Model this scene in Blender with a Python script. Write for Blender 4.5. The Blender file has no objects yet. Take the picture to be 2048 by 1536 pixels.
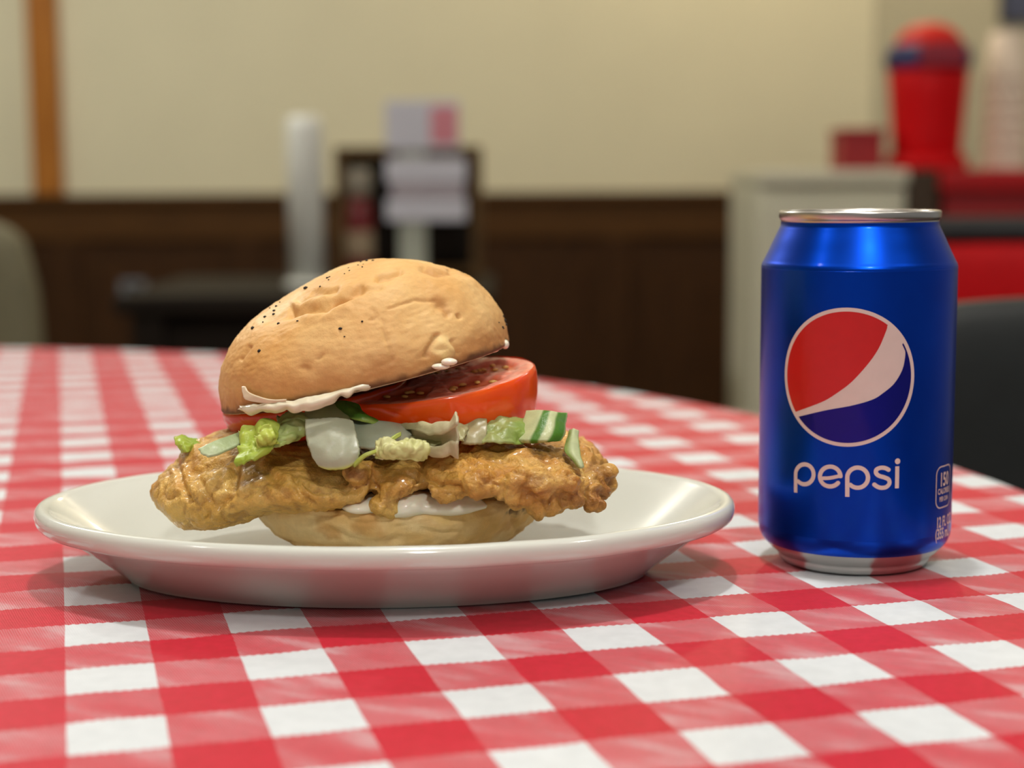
import bpy, bmesh, math, random
import numpy as np
from mathutils import Vector, Matrix
from mathutils.geometry import tessellate_polygon

# ------------------------------------------------------------------ camera, world, lights, exposure
scene = bpy.context.scene
COL = scene.collection
F_PX, PITCH, ROLL = 3258.7, 0.1216, -0.006      # focal length (px of a 2048 wide frame), downward pitch, roll
ZT = 0.75                                       # table top height
EYE = 0.1333                                    # camera height above the table top

cam_data = bpy.data.cameras.new('camera')
cam = bpy.data.objects.new('camera', cam_data)
COL.objects.link(cam)
cam.matrix_world = (Matrix.Translation((0, 0, ZT + EYE)) @ Matrix.Rotation(math.pi / 2 - PITCH, 4, 'X')
                    @ Matrix.Rotation(ROLL, 4, 'Z'))
cam_data.sensor_width = 36.0
cam_data.lens = F_PX * 36.0 / 2048.0
cam_data.clip_start = 0.02
cam_data.clip_end = 60
cam_data.dof.use_dof = True
cam_data.dof.focus_distance = 0.522
cam_data.dof.aperture_fstop = cam_data.lens / 8.0     # 8 mm wide pupil
scene.camera = cam

world = bpy.data.worlds.new('World')
scene.world = world
world.use_nodes = True
wb = world.node_tree.nodes['Background']
wb.inputs[0].default_value = (1.0, 0.97, 0.92, 1)
wb.inputs[1].default_value = 0.24

def lamp(name, loc, power, radius, color=(1.0, 0.98, 0.945)):
    l = bpy.data.lights.new(name, 'POINT')
    l.energy = power
    l.shadow_soft_size = radius
    l.color = color
    o = bpy.data.objects.new(name, l)
    o.location = loc
    COL.objects.link(o)
    return o

lamp('overhead_lamp', (0.02, 0.62, ZT + 1.55), 45, 0.05)
lamp('overhead_lamp', (-1.15, 0.10, ZT + 1.55), 8, 0.06)
lamp('overhead_lamp', (1.10, 0.05, ZT + 1.55), 8, 0.06)
lamp('overhead_lamp', (-1.6, 2.9, ZT + 1.6), 62, 0.07)
lamp('overhead_lamp', (0.75, 4.25, ZT + 1.55), 25, 0.07, (1.0, 0.84, 0.60))
lamp('overhead_lamp', (0.2, -0.95, ZT + 1.4), 42, 0.08)  # unseen fill added behind the camera to brighten the fronts
lamp('overhead_lamp', (2.2, 2.2, ZT + 1.6), 16, 0.07)

vs = scene.view_settings
vs.view_transform = 'Standard'
vs.look = 'None'
vs.exposure = -0.12
vs.gamma = 1.0
vs.use_curve_mapping = False

# ------------------------------------------------------------------ measuring helpers
CP, SP = math.cos(PITCH), math.sin(PITCH)
CR, SR = math.cos(ROLL), math.sin(ROLL)
CAMZ = ZT + EYE

def ray(px, py):
    x, y = px - 1024.0, py - 768.0
    x, y = CR * x + SR * y, -SR * x + CR * y
    return np.array([x / F_PX, CP - SP * y / F_PX, -SP - CP * y / F_PX])

def at(px, py, Y):
    d = ray(px, py)
    t = Y / d[1]
    return np.array([d[0] * t, Y, CAMZ + d[2] * t])

def pix(P):
    P = np.asarray(P, float)
    X, Y, Z = P[..., 0], P[..., 1], P[..., 2] - CAMZ
    zc = Y * CP - Z * SP
    yc = Y * SP + Z * CP
    px, py = F_PX * X / zc, -F_PX * yc / zc
    return np.stack([1024 + CR * px - SR * py, 768 + SR * px + CR * py], -1)

def lin(*c):
    if len(c) == 1:
        c = c[0]
    out = []
    for v in c[:3]:
        v = v / 255.0
        out.append(v / 12.92 if v <= 0.04045 else ((v + 0.055) / 1.055) ** 2.4)
    return tuple(out)

def smooth(a, b, x):
    t = np.clip((np.asarray(x, float) - a) / (b - a), 0, 1)
    return t * t * (3 - 2 * t)

# gradient noise in numpy -------------------------------------------------
_rng = np.random.RandomState(7)
_perm = np.concatenate([_rng.permutation(256)] * 3)
_grad = _rng.normal(size=(256, 3))
_grad /= np.linalg.norm(_grad, axis=1)[:, None]

def perlin(P):
    P = np.asarray(P, float)
    I = np.floor(P).astype(int)
    f = P - I
    u = f * f * f * (f * (f * 6 - 15) + 10)
    I = I & 255
    def g(dx, dy, dz):
        h = _perm[_perm[_perm[(I[:, 0] + dx) & 255] + ((I[:, 1] + dy) & 255)] + ((I[:, 2] + dz) & 255)]
        return (_grad[h] * (f - (dx, dy, dz))).sum(1)
    def l(a, b, t):
        return a + (b - a) * t
    x00 = l(g(0, 0, 0), g(1, 0, 0), u[:, 0]); x10 = l(g(0, 1, 0), g(1, 1, 0), u[:, 0])
    x01 = l(g(0, 0, 1), g(1, 0, 1), u[:, 0]); x11 = l(g(0, 1, 1), g(1, 1, 1), u[:, 0])
    return l(l(x00, x10, u[:, 1]), l(x01, x11, u[:, 1]), u[:, 2]) * 1.6

def fbm(P, freq, octs=3, gain=0.5, off=0.0):
    P = np.asarray(P, float) * freq + off
    v = 0; a = 1.0
    for i in range(octs):
        v = v + a * perlin(P)
        P = P * 2.03 + 11.3
        a *= gain
    return v

def billow(P, freq, octs=2, off=0.0):
    P = np.asarray(P, float) * freq + off
    v = 0; a = 1.0
    for i in range(octs):
        v = v + a * (np.abs(perlin(P)) * 2 - 0.5)
        P = P * 2.1 + 5.7
        a *= 0.5
    return v

def polydist(Q, poly):
    Q = np.asarray(Q, float)
    d = np.full(len(Q), 1e9)
    for a, b in zip(poly[:-1], poly[1:]):
        a = np.array(a, float); b = np.array(b, float)
        ab = b - a
        t = np.clip(((Q - a) @ ab) / (ab @ ab), 0, 1)
        d = np.minimum(d, np.hypot(*(Q - a - t[:, None] * ab).T))
    return d

def curve(pts, n):
    """Catmull-Rom through the points, resampled to n."""
    P = np.asarray(pts, float)
    m = len(P)
    if m == 1:
        return np.repeat(P, n, 0)
    E = np.vstack([2 * P[0] - P[1], P, 2 * P[-1] - P[-2]])
    t = np.linspace(0, m - 1, n)
    i = np.minimum(t.astype(int), m - 2)
    f = (t - i)[:, None]
    p0, p1, p2, p3 = E[i], E[i + 1], E[i + 2], E[i + 3]
    return 0.5 * (2 * p1 + (p2 - p0) * f + (2 * p0 - 5 * p1 + 4 * p2 - p3) * f ** 2 + (3 * p1 - p0 - 3 * p2 + p3) * f ** 3)

# ------------------------------------------------------------------ object helpers
def mesh_data(name, verts, faces, mats=(), smooth_shade=True, col=None, fmat=None):
    me = bpy.data.meshes.new(name)
    me.from_pydata([tuple(map(float, v)) for v in verts], [], [tuple(int(i) for i in f) for f in faces])
    bm = bmesh.new(); bm.from_mesh(me)
    bmesh.ops.recalc_face_normals(bm, faces=bm.faces)
    bm.to_mesh(me); bm.free()
    for m in (mats if isinstance(mats, (list, tuple)) else [mats]):
        me.materials.append(m)
    if fmat is not None:
        me.polygons.foreach_set('material_index', np.asarray(fmat, dtype=np.int32))
    if smooth_shade:
        me.polygons.foreach_set('use_smooth', np.ones(len(me.polygons), dtype=bool))
    if col is not None:
        a = me.color_attributes.new('Col', 'FLOAT_COLOR', 'POINT')
        c = np.ones((len(verts), 4), dtype=np.float32)
        c[:, :3] = np.asarray(col)[:, :3]
        a.data.foreach_set('color', c.ravel())
    me.update()
    return me

def link(name, me, parent=None, origin=None):
    o = bpy.data.objects.new(name, me)
    COL.objects.link(o)
    if parent is not None:
        o.parent = parent
    elif origin is not None:
        o.location = origin
    return o

def world_origin(o):
    p = Vector((0, 0, 0))
    while o is not None:
        p += o.location
        o = o.parent
    return np.array(p)

def add(name, verts, faces, mat, parent=None, origin=None, **kw):
    """verts in world coordinates; stored relative to the thing's base."""
    V = np.asarray(verts, float)
    if parent is not None:
        V = V - world_origin(parent)
    elif origin is not None:
        V = V - np.asarray(origin, float)
    return link(name, mesh_data(name, V, faces, mat, **kw), parent, origin)

def tag(o, label=None, cat=None, group=None, kind=None):
    if label: o['label'] = label
    if cat: o['category'] = cat
    if group: o['group'] = group
    if kind: o['kind'] = kind
    return o

def empty(name, loc, label, cat, group=None):
    o = bpy.data.objects.new(name, None)
    o.empty_display_size = 0.02
    o.location = [float(v) for v in loc]
    COL.objects.link(o)
    return tag(o, label, cat, group)

def grid_faces(nu, nv, wrap_u=False, wrap_v=False, off=0):
    f = []
    for i in range(nu if wrap_u else nu - 1):
        for j in range(nv if wrap_v else nv - 1):
            a = i * nv + j; b = i * nv + (j + 1) % nv
            c = ((i + 1) % nu) * nv + (j + 1) % nv; d = ((i + 1) % nu) * nv + j
            f.append((a + off, b + off, c + off, d + off))
    return f

def revolve(profile, n=64, center=(0, 0, 0), cap0=True, cap1=True):
    """profile of (r, z); rows around z."""
    ang = np.linspace(0, 2 * math.pi, n, endpoint=False)
    V = []
    for r, z in profile:
        V += [(center[0] + r * math.cos(a), center[1] + r * math.sin(a), center[2] + z) for a in ang]
    f = grid_faces(len(profile), n, wrap_v=True)
    if cap0: f.append(tuple(range(n - 1, -1, -1)))
    if cap1: f.append(tuple(range((len(profile) - 1) * n, len(profile) * n)))
    return V, f

def loft(secs, cap=True):
    n = len(secs[0])
    V = np.vstack(secs)
    f = grid_faces(len(secs), n, wrap_v=True)
    if cap:
        f.append(tuple(range(n - 1, -1, -1)))
        f.append(tuple(range((len(secs) - 1) * n, len(secs) * n)))
    return V, f

def box(lo, hi, bevel=0.0, seg=2):
    bm = bmesh.new()
    bmesh.ops.create_cube(bm, size=1)
    lo = np.array(lo, float); hi = np.array(hi, float)
    for v in bm.verts:
        v.co = Vector((lo + hi) / 2 + np.array(v.co) * (hi - lo))
    if bevel > 0:
        bmesh.ops.bevel(bm, geom=bm.edges[:], offset=bevel, segments=seg, affect='EDGES', profile=0.5)
    V = [tuple(v.co) for v in bm.verts]
    bm.verts.index_update()
    F = [[v.index for v in f.verts] for f in bm.faces]
    bm.free()
    return V, F

def merge(*parts):
    V = []; F = []
    for v, f in parts:
        o = len(V)
        V += [tuple(p) for p in v]
        F += [tuple(i + o for i in q) for q in f]
    return V, F

def rot_z(V, a, c):
    V = np.asarray(V, float) - c
    R = np.array([[math.cos(a), -math.sin(a), 0], [math.sin(a), math.cos(a), 0], [0, 0, 1]])
    return V @ R.T + c

def tube(path, radius, n=12):
    P = np.asarray(path, float)
    rad = np.broadcast_to(np.asarray(radius, float), (len(P),))
    T = np.gradient(P, axis=0)
    T /= np.linalg.norm(T, axis=1)[:, None]
    up = np.array([0, 0, 1.0]) if abs(T[0][2]) < 0.9 else np.array([1.0, 0, 0])
    secs = []
    for p, t, r in zip(P, T, rad):
        s = np.cross(t, up); s /= np.linalg.norm(s)
        q = np.cross(s, t)
        up = q
        a = np.linspace(0, 2 * math.pi, n, endpoint=False)[:, None]
        secs.append(p + r * (np.cos(a) * s + np.sin(a) * q))
    return loft(secs)

# ------------------------------------------------------------------ material helpers
class MatB:
    def __init__(s, name):
        s.m = bpy.data.materials.new(name)
        s.m.use_nodes = True
        s.t = s.m.node_tree
        s.b = s.t.nodes['Principled BSDF']
    def n(s, kind, **inp):
        nd = s.t.nodes.new(kind)
        for k, v in inp.items():
            if k in nd.inputs:
                s.put(nd.inputs[k], v)
            else:
                setattr(nd, k, v)
        return nd
    def put(s, sock, v):
        if isinstance(v, bpy.types.NodeSocket):
            s.t.links.new(v, sock)
        else:
            if isinstance(v, tuple) and len(v) == 3 and sock.type == 'RGBA':
                v = v + (1,)
            sock.default_value = v
    def set(s, **k):
        for a, v in k.items():
            s.put(s.b.inputs[a.replace('_', ' ')], v)
        return s
    def math(s, op, a, b=0.0, c=None):
        nd = s.t.nodes.new('ShaderNodeMath'); nd.operation = op
        s.put(nd.inputs[0], a); s.put(nd.inputs[1], b)
        if c is not None: s.put(nd.inputs[2], c)
        return nd.outputs[0]
    def mix(s, f, a, b, mode='MIX'):
        nd = s.t.nodes.new('ShaderNodeMix'); nd.data_type = 'RGBA'; nd.blend_type = mode
        s.put(nd.inputs[0], f); s.put(nd.inputs[6], a); s.put(nd.inputs[7], b)
        return nd.outputs[2]
    def co(s, kind='Object'):
        return s.n('ShaderNodeTexCoord').outputs[kind]
    def noise(s, scale, detail=3, rough=0.5, vec=None, out=0):
        nd = s.n('ShaderNodeTexNoise', Scale=float(scale), Detail=float(detail), Roughness=float(rough))
        s.put(nd.inputs['Vector'], vec if vec is not None else s.co())
        return nd.outputs[out]
    def ramp(s, fac, *stops):
        nd = s.t.nodes.new('ShaderNodeValToRGB')
        cr = nd.color_ramp
        while len(cr.elements) < len(stops): cr.elements.new(0.5)
        for e, (p, c) in zip(cr.elements, stops):
            e.position = p
            if isinstance(c, (int, float)): c = (c, c, c)
            e.color = (*c[:3], 1)
        s.put(nd.inputs[0], fac)
        return nd.outputs[0]
    def bump(s, h, strength=0.3, dist=0.001):
        nd = s.n('ShaderNodeBump', Strength=float(strength), Distance=float(dist))
        s.put(nd.inputs['Height'], h)
        s.put(s.b.inputs['Normal'], nd.outputs[0])
        return s

def simple(name, c, rough=0.5, metal=0.0, var=0.12, scale=40.0, coat=0.0, bump=0.0, spec=0.5):
    M = MatB(name)
    nz = M.noise(scale, 4)
    c2 = tuple(v * (1 - var) for v in c)
    M.set(Base_Color=M.ramp(nz, (0.3, c2), (0.7, c)), Roughness=rough, Metallic=metal, Coat_Weight=coat)
    M.b.inputs['Specular IOR Level'].default_value = spec
    if bump: M.bump(M.noise(scale * 6, 3), bump, 0.002)
    return M.m

def wood(name, c1, c2, rough=0.45, scale=6.0, axis=2):
    M = MatB(name)
    mp = M.n('ShaderNodeMapping', Vector=M.co())
    sc = [14.0, 14.0, 14.0]; sc[axis] = 1.2
    mp.inputs['Scale'].default_value = sc
    nz = M.noise(scale, 5, 0.6, mp.outputs[0])
    M.set(Base_Color=M.ramp(nz, (0.3, c1), (0.7, c2)), Roughness=rough)
    M.b.inputs['Specular IOR Level'].default_value = 0.15
    return M.m

# ------------------------------------------------------------------ room
WY = 5.0            # back wall
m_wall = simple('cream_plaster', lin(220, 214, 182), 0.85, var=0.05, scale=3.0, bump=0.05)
m_wall_shade = simple('shaded_plaster', lin(178, 172, 146), 0.85, var=0.05, scale=3.0)  # cream plaster toned down: shade of the turned wall put into the colour
m_floor = simple('brown_floor', lin(92, 74, 56), 0.5, var=0.25, scale=8.0)
m_ceil = simple('ceiling_white', lin(226, 222, 210), 0.9, var=0.04, scale=5.0)
m_wains = wood('dark_walnut', lin(48, 28, 10), lin(68, 42, 16), 0.65)
m_rail = wood('walnut_rail', lin(68, 43, 16), lin(86, 56, 22), 0.6, axis=0)
m_amber = wood('amber_oak', lin(150, 92, 34), lin(178, 116, 48), 0.4)

tag(add('floor', *box((-5, -3, -0.05), (4.5, WY + 0.15, 0)), m_floor, smooth_shade=False), 'brown restaurant floor under the tables', kind='structure')
tag(add('ceiling', *box((-5, -3, 2.75), (4.5, WY + 0.15, 2.80)), m_ceil, smooth_shade=False), 'white ceiling above the dining room', kind='structure')
XC = float(at(1745, 200, WY)[0])
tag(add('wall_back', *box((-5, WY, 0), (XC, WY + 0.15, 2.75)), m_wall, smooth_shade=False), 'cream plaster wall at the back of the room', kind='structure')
# the right-hand wall runs off at an angle from a corner behind the red dispenser
def slab(p, q, z0, z1, t):
    p = np.array(p, float); q = np.array(q, float)
    d = (q - p) / np.linalg.norm(q - p)
    n = np.array([-d[1], d[0]]) * t
    pts = [p, q, q + n, p + n]
    V = [(*a, z0) for a in pts] + [(*a, z1) for a in pts]
    return V, [(0, 1, 2, 3), (4, 5, 6, 7), (0, 1, 5, 4), (1, 2, 6, 5), (2, 3, 7, 6), (3, 0, 4, 7)]
tag(add('wall_right', *slab((XC, WY), (XC + 2.2, WY - 1.6), 0, 2.75, 0.15), m_wall_shade, smooth_shade=False), 'plaster wall turning off at the right, coloured as in shade', kind='structure')

tag(add('wall_left', *box((-5.15, -3, 0), (-5.0, WY, 2.75)), m_wall, smooth_shade=False), 'cream plaster wall at the left of the room', kind='structure')
# wainscot: panelling with rails, in pieces
ZW = float(at(700, 386, WY)[2])
wbase = tag(add('trim_1', *box((-5.0, WY - 0.02, 0.0), (XC - 0.0, WY - 0.002, ZW - 0.02)), m_wains, smooth_shade=False), 'dark wooden wainscot panelling along the back wall', kind='structure')
add('cap_rail', *box((-5.0, WY - 0.06, ZW - 0.025), (XC, WY - 0.002, ZW), 0.006), m_rail, wbase, smooth_shade=False)
add('top_rail', *box((-5.0, WY - 0.035, ZW - 0.14), (XC, WY - 0.0205, ZW - 0.0255), 0.004), m_rail, wbase, smooth_shade=False)
for i in range(11):
    x = -4.72 + i * 0.56
    if x + 0.05 > XC: break
    add('stile', *box((x - 0.045, WY - 0.033, 0.1), (x + 0.045, WY - 0.0205, ZW - 0.141), 0.003), m_wains, wbase, smooth_shade=False)
    if x + 0.56 < XC:
        add('panel', *box((x + 0.09, WY - 0.03, 0.16), (x + 0.47, WY - 0.0205, ZW - 0.2), 0.004), m_wains, wbase, smooth_shade=False)
x0 = at(66, 200, WY)[0]; x1 = at(124, 200, WY)[0]
tag(add('trim_2', *box((x0, WY - 0.05, ZW), (x1, WY - 0.001, 2.75), 0.006), m_amber, smooth_shade=False), 'amber wooden post running up the cream wall at left', kind='structure')

# ------------------------------------------------------------------ round table and gingham cloth
TC = np.array([-0.5837, 0.5719]); TR = 0.829
CELL, YAW = 0.0242, 0.26977
CO = np.array([-5.7177, 20.2327]) * CELL

def gingham():
    M = MatB('red_white_gingham')
    co = M.n('ShaderNodeAttribute', attribute_name='flat').outputs['Vector']     # cloth laid out flat
    sep = M.n('ShaderNodeSeparateXYZ', Vector=co)
    c, s = math.cos(YAW) / CELL, math.sin(YAW) / CELL
    x, y = sep.outputs[0], sep.outputs[1]
    dx = M.math('SUBTRACT', x, float(CO[0] - TC[0])); dy = M.math('SUBTRACT', y, float(CO[1] - TC[1]))
    u = M.math('ADD', M.math('MULTIPLY', dx, c), M.math('MULTIPLY', dy, s))
    v = M.math('ADD', M.math('MULTIPLY', dx, -s), M.math('MULTIPLY', dy, c))
    wob = M.noise(22, 2, 0.5, co)
    wob2 = M.noise(31, 2, 0.5, M.n('ShaderNodeMapping', Vector=co, Location=(3, 5, 1)).outputs[0])
    # edges stepping with the twill
    zig = M.math('PINGPONG', M.math('MULTIPLY', u, 19.0), 1.0)
    v = M.math('ADD', v, M.math('MULTIPLY', zig, 0.035))
    v = M.math('ADD', v, M.math('MULTIPLY', M.math('SUBTRACT', wob, 0.5), 0.22))
    u2 = M.math('ADD', u, M.math('MULTIPLY', M.math('SUBTRACT', wob2, 0.5), 0.05))
    mu = M.math('GREATER_THAN', M.math('FLOORED_MODULO', u2, 2.0), 1.0)       # odd column: red warp
    mv = M.math('GREATER_THAN', M.math('FLOORED_MODULO', M.math('MULTIPLY', v, -1.0), 2.0), 1.0)
    both = M.math('MULTIPLY', mu, mv)
    either = M.math('MAXIMUM', mu, mv)
    # half-tone squares: fine red and white threads, floating more or less to the surface
    cb = M.n('ShaderNodeCombineXYZ', X=M.math('MULTIPLY', M.math('SUBTRACT', u, v), 0.45), Y=M.math('MULTIPLY', M.math('ADD', u, v), 1.5))
    fl = M.noise(1.0, 2, 0.45, cb.outputs[0])
    th = M.math('MULTIPLY', M.math('ADD', M.math('SINE', M.math('MULTIPLY', M.math('ADD', u, M.math('MULTIPLY', v, 0.16)), 2 * math.pi * 33)), 1.0), 0.5)
    base = M.ramp(fl, (0.36, 0.01), (0.54, 0.08), (0.70, 0.33))
    f = M.math('ADD', M.math('MULTIPLY', th, 0.23), base)
    f = M.math('SUBTRACT', f, M.math('MULTIPLY', mv, 0.04))
    red = M.ramp(M.noise(300, 2), (0.3, lin(184, 12, 36)), (0.7, lin(196, 18, 46)))
    white = M.ramp(M.noise(160, 2), (0.3, lin(206, 211, 214)), (0.7, lin(214, 219, 222)))
    half = M.mix(f, red, white)
    col = M.mix(either, white, half)
    col = M.mix(both, col, red)
    M.set(Base_Color=col, Roughness=0.55, Sheen_Weight=0.1)
    M.b.inputs['Specular IOR Level'].default_value = 0.25
    M.bump(th, 0.12, 0.0003)
    return M.m

def tablecloth():
    n = 360
    rad = [0.0] + list(np.linspace(0.02, 0.80, 60)) + [0.812, 0.82, 0.8265, 0.829]
    V = [(TC[0], TC[1], ZT)]
    ang = np.linspace(0, 2 * math.pi, n, endpoint=False)
    rows = []
    for r in rad[1:]:
        d = max(0, r - 0.812)
        z = ZT - (0.017 - math.sqrt(max(0, 0.017 ** 2 - d ** 2)))
        rows.append(np.stack([TC[0] + r * np.cos(ang), TC[1] + r * np.sin(ang), np.full(n, z)], 1))
    for k, zz in enumerate(np.linspace(0.03, 0.26, 10)):
        w = smooth(0.03, 0.26, zz) * 0.022
        r = 0.830 + 0.012 * zz / 0.26 + w * (np.sin(ang * 23 + 0.6 * np.sin(ang * 5)) + 0.4 * np.sin(ang * 11 + 1))
        r = np.maximum(r, 0.829)
        rows.append(np.stack([TC[0] + r * np.cos(ang), TC[1] + r * np.sin(ang), np.full(n, ZT - zz)], 1))
    V = np.vstack([V] + rows)
    P = V.copy(); P[:, 2] = 0
    c, s = math.cos(YAW), math.sin(YAW)
    Q = np.stack([P[:, 0] * c + P[:, 1] * s, (-P[:, 0] * s + P[:, 1] * c) * 1.6, P[:, 2]], 1)
    flat = smooth(0.83, 0.80, np.hypot(P[:, 0] - TC[0], P[:, 1] - TC[1]))
    V[:, 2] += flat * 0.0006 * (np.clip(fbm(Q, 26, 3), -1, 1) - 1)
    F = [(0, 1 + i, 1 + (i + 1) % n) for i in range(n)] + grid_faces(len(rows), n, wrap_v=True, off=1)
    o = add('tablecloth', V, F, gingham(), origin=(TC[0], TC[1], ZT))
    flat_r = np.concatenate([np.zeros(1)] + [np.full(n, r) for r in rad[1:]] + [np.full(n, 0.833 + zz) for zz in np.linspace(0.03, 0.26, 10)])
    a_all = np.concatenate([np.zeros(1)] + [ang] * len(rows))
    at_ = o.data.attributes.new('flat', 'FLOAT_VECTOR', 'POINT')
    at_.data.foreach_set('vector', np.stack([flat_r * np.cos(a_all), flat_r * np.sin(a_all), np.zeros(len(V))], 1).astype(np.float32).ravel())
    return o
tag(tablecloth(), 'red and white gingham cloth spread over the round table', 'tablecloth')

m_black = simple('black_metal', lin(30, 30, 32), 0.45, var=0.2)
tb = empty('dining_table', (TC[0], TC[1], 0), 'round dining table hidden under the gingham cloth', 'table')
add('tabletop', *revolve([(0.05, -0.035), (0.80, -0.035), (0.822, -0.03), (0.824, -0.015), (0.822, -0.006), (0.81, -0.0035), (0.05, -0.0035)], 96, (TC[0], TC[1], ZT)), m_rail, tb)
add('pedestal', *revolve([(0.05, 0.05), (0.045, 0.2), (0.045, 0.6), (0.09, 0.68), (0.16, 0.714)], 32, (TC[0], TC[1], 0)), m_black, tb)
add('base', *revolve([(0.33, 0.0), (0.34, 0.01), (0.30, 0.03), (0.10, 0.055), (0.05, 0.06)], 48, (TC[0], TC[1], 0)), m_black, tb)

# ------------------------------------------------------------------ plate
PC = np.array([-0.0437, 0.556]); PA, PB = 0.1203, 0.0812

def plate():
    prof = [(0.034, 0.0012), (0.0335, 0.0), (0.0305, 0.0), (0.0288, 0.0016), (0.022, 0.0072), (0.014, 0.0132), (0.0080, 0.0172),
            (0.0060, 0.0188), (0.0048, 0.0189), (0.0024, 0.0189), (0.0007, 0.0202), (0.0, 0.0224), (0.0003, 0.0245), (0.0014, 0.0258), (0.0030, 0.0262),
            (0.0046, 0.0257), (0.0060, 0.0246), (0.010, 0.0216), (0.016, 0.0170), (0.0215, 0.0128), (0.0255, 0.0101), (0.0285, 0.0086), (0.032, 0.0078), (0.038, 0.0075)]
    prof = curve(prof, 96)
    n = 200
    ang = np.linspace(0, 2 * math.pi, n, endpoint=False)
    rows = []
    for d, z in prof:
        rows.append(np.stack([PC[0] + (PA - d) * np.cos(ang), PC[1] + (PB - d) * np.sin(ang), np.full(n, ZT + z)], 1))
    for k in (0.8, 0.55, 0.3, 0.08):
        rows.append(np.stack([PC[0] + k * (PA - 0.038) * np.cos(ang), PC[1] + k * (PB - 0.038) * np.sin(ang), np.full(n, ZT + 0.0075)], 1))
    V = np.vstack(rows)
    F = grid_faces(len(rows), n, wrap_v=True)
    F.append(tuple(range((len(rows) - 1) * n, len(rows) * n)))
    k = len(V)
    V = np.vstack([V, np.stack([PC[0] + (PA - 0.036) * np.cos(ang), PC[1] + (PB - 0.036) * np.sin(ang), np.full(n, ZT + 0.003)], 1)])
    F += [(i, (i + 1) % n, k + (i + 1) % n, k + i) for i in range(n)]
    F.append(tuple(range(k, k + n)))
    P = V.copy()
    V[:, 2] += 0.0002 * perlin(P * 40) * smooth(0.002, 0.012, V[:, 2] - ZT)
    M = MatB('ivory_glazed_china')
    M.set(Base_Color=M.ramp(M.noise(18, 3), (0.3, lin(206, 209, 199)), (0.7, lin(214, 217, 208))), Roughness=0.12, Coat_Weight=0.3, Coat_Roughness=0.05)
    return add('oval_plate', V, F, M.m, origin=(PC[0], PC[1], ZT))
tag(plate(), 'oval ivory china plate under the chicken sandwich', 'plate')

# ------------------------------------------------------------------ chicken sandwich
SB = np.array([PC[0] + 0.004, PC[1], ZT + 0.0076])
sandwich = empty('chicken_sandwich', SB, 'fried chicken sandwich with tomato and lettuce on the oval plate', 'sandwich')

def vcol(name, rough=0.6, bump=0.2, bscale=900.0, bdist=0.0006, sss=0.0, transl=0.0, var=0.15, spec=0.4, coat=0.0, vscale=260.0, coat_rough=0.2):
    M = MatB(name)
    at_ = M.n('ShaderNodeAttribute', attribute_name='Col')
    nz = M.noise(vscale, 4, 0.6)
    c = M.mix(1.0, at_.outputs['Color'], M.ramp(nz, (0.28, 1 - var), (0.72, 1.0)), 'MULTIPLY')
    M.set(Base_Color=c, Roughness=rough, Subsurface_Weight=sss, Coat_Weight=coat, Coat_Roughness=coat_rough)
    M.b.inputs['Subsurface Radius'].default_value = (1.0, 0.6, 0.35)
    M.b.inputs['Subsurface Scale'].default_value = 0.0025
    M.b.inputs['Specular IOR Level'].default_value = spec
    if bump: M.bump(M.noise(bscale, 4, 0.6), bump, bdist)
    if transl:
        tr = M.n('ShaderNodeBsdfTranslucent', Color=c)
        mx = M.n('ShaderNodeMixShader')
        mx.inputs[0].default_value = transl
        out = M.t.nodes['Material Output']
        M.t.links.new(M.b.outputs[0], mx.inputs[1]); M.t.links.new(tr.outputs[0], mx.inputs[2])
        M.t.links.new(mx.outputs[0], out.inputs[0])
    return M.m

def blend(a, b, f):
    f = np.asarray(f)[:, None]
    return np.asarray(a) * (1 - f) + np.asarray(b) * f

def normals(V, F):
    me = bpy.data.meshes.new('tmp')
    me.from_pydata([tuple(v) for v in V], [], [tuple(f) for f in F])
    bm = bmesh.new(); bm.from_mesh(me); bmesh.ops.recalc_face_normals(bm, faces=bm.faces); bm.to_mesh(me); bm.free()
    N = np.zeros(len(V) * 3)
    me.vertices.foreach_get('normal', N)
    bpy.data.meshes.remove(me)
    return N.reshape(-1, 3)

def facing(V, N):
    d = np.array([0, 0, CAMZ]) - V
    d /= np.linalg.norm(d, axis=1)[:, None]
    return (d * N).sum(1)

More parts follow.
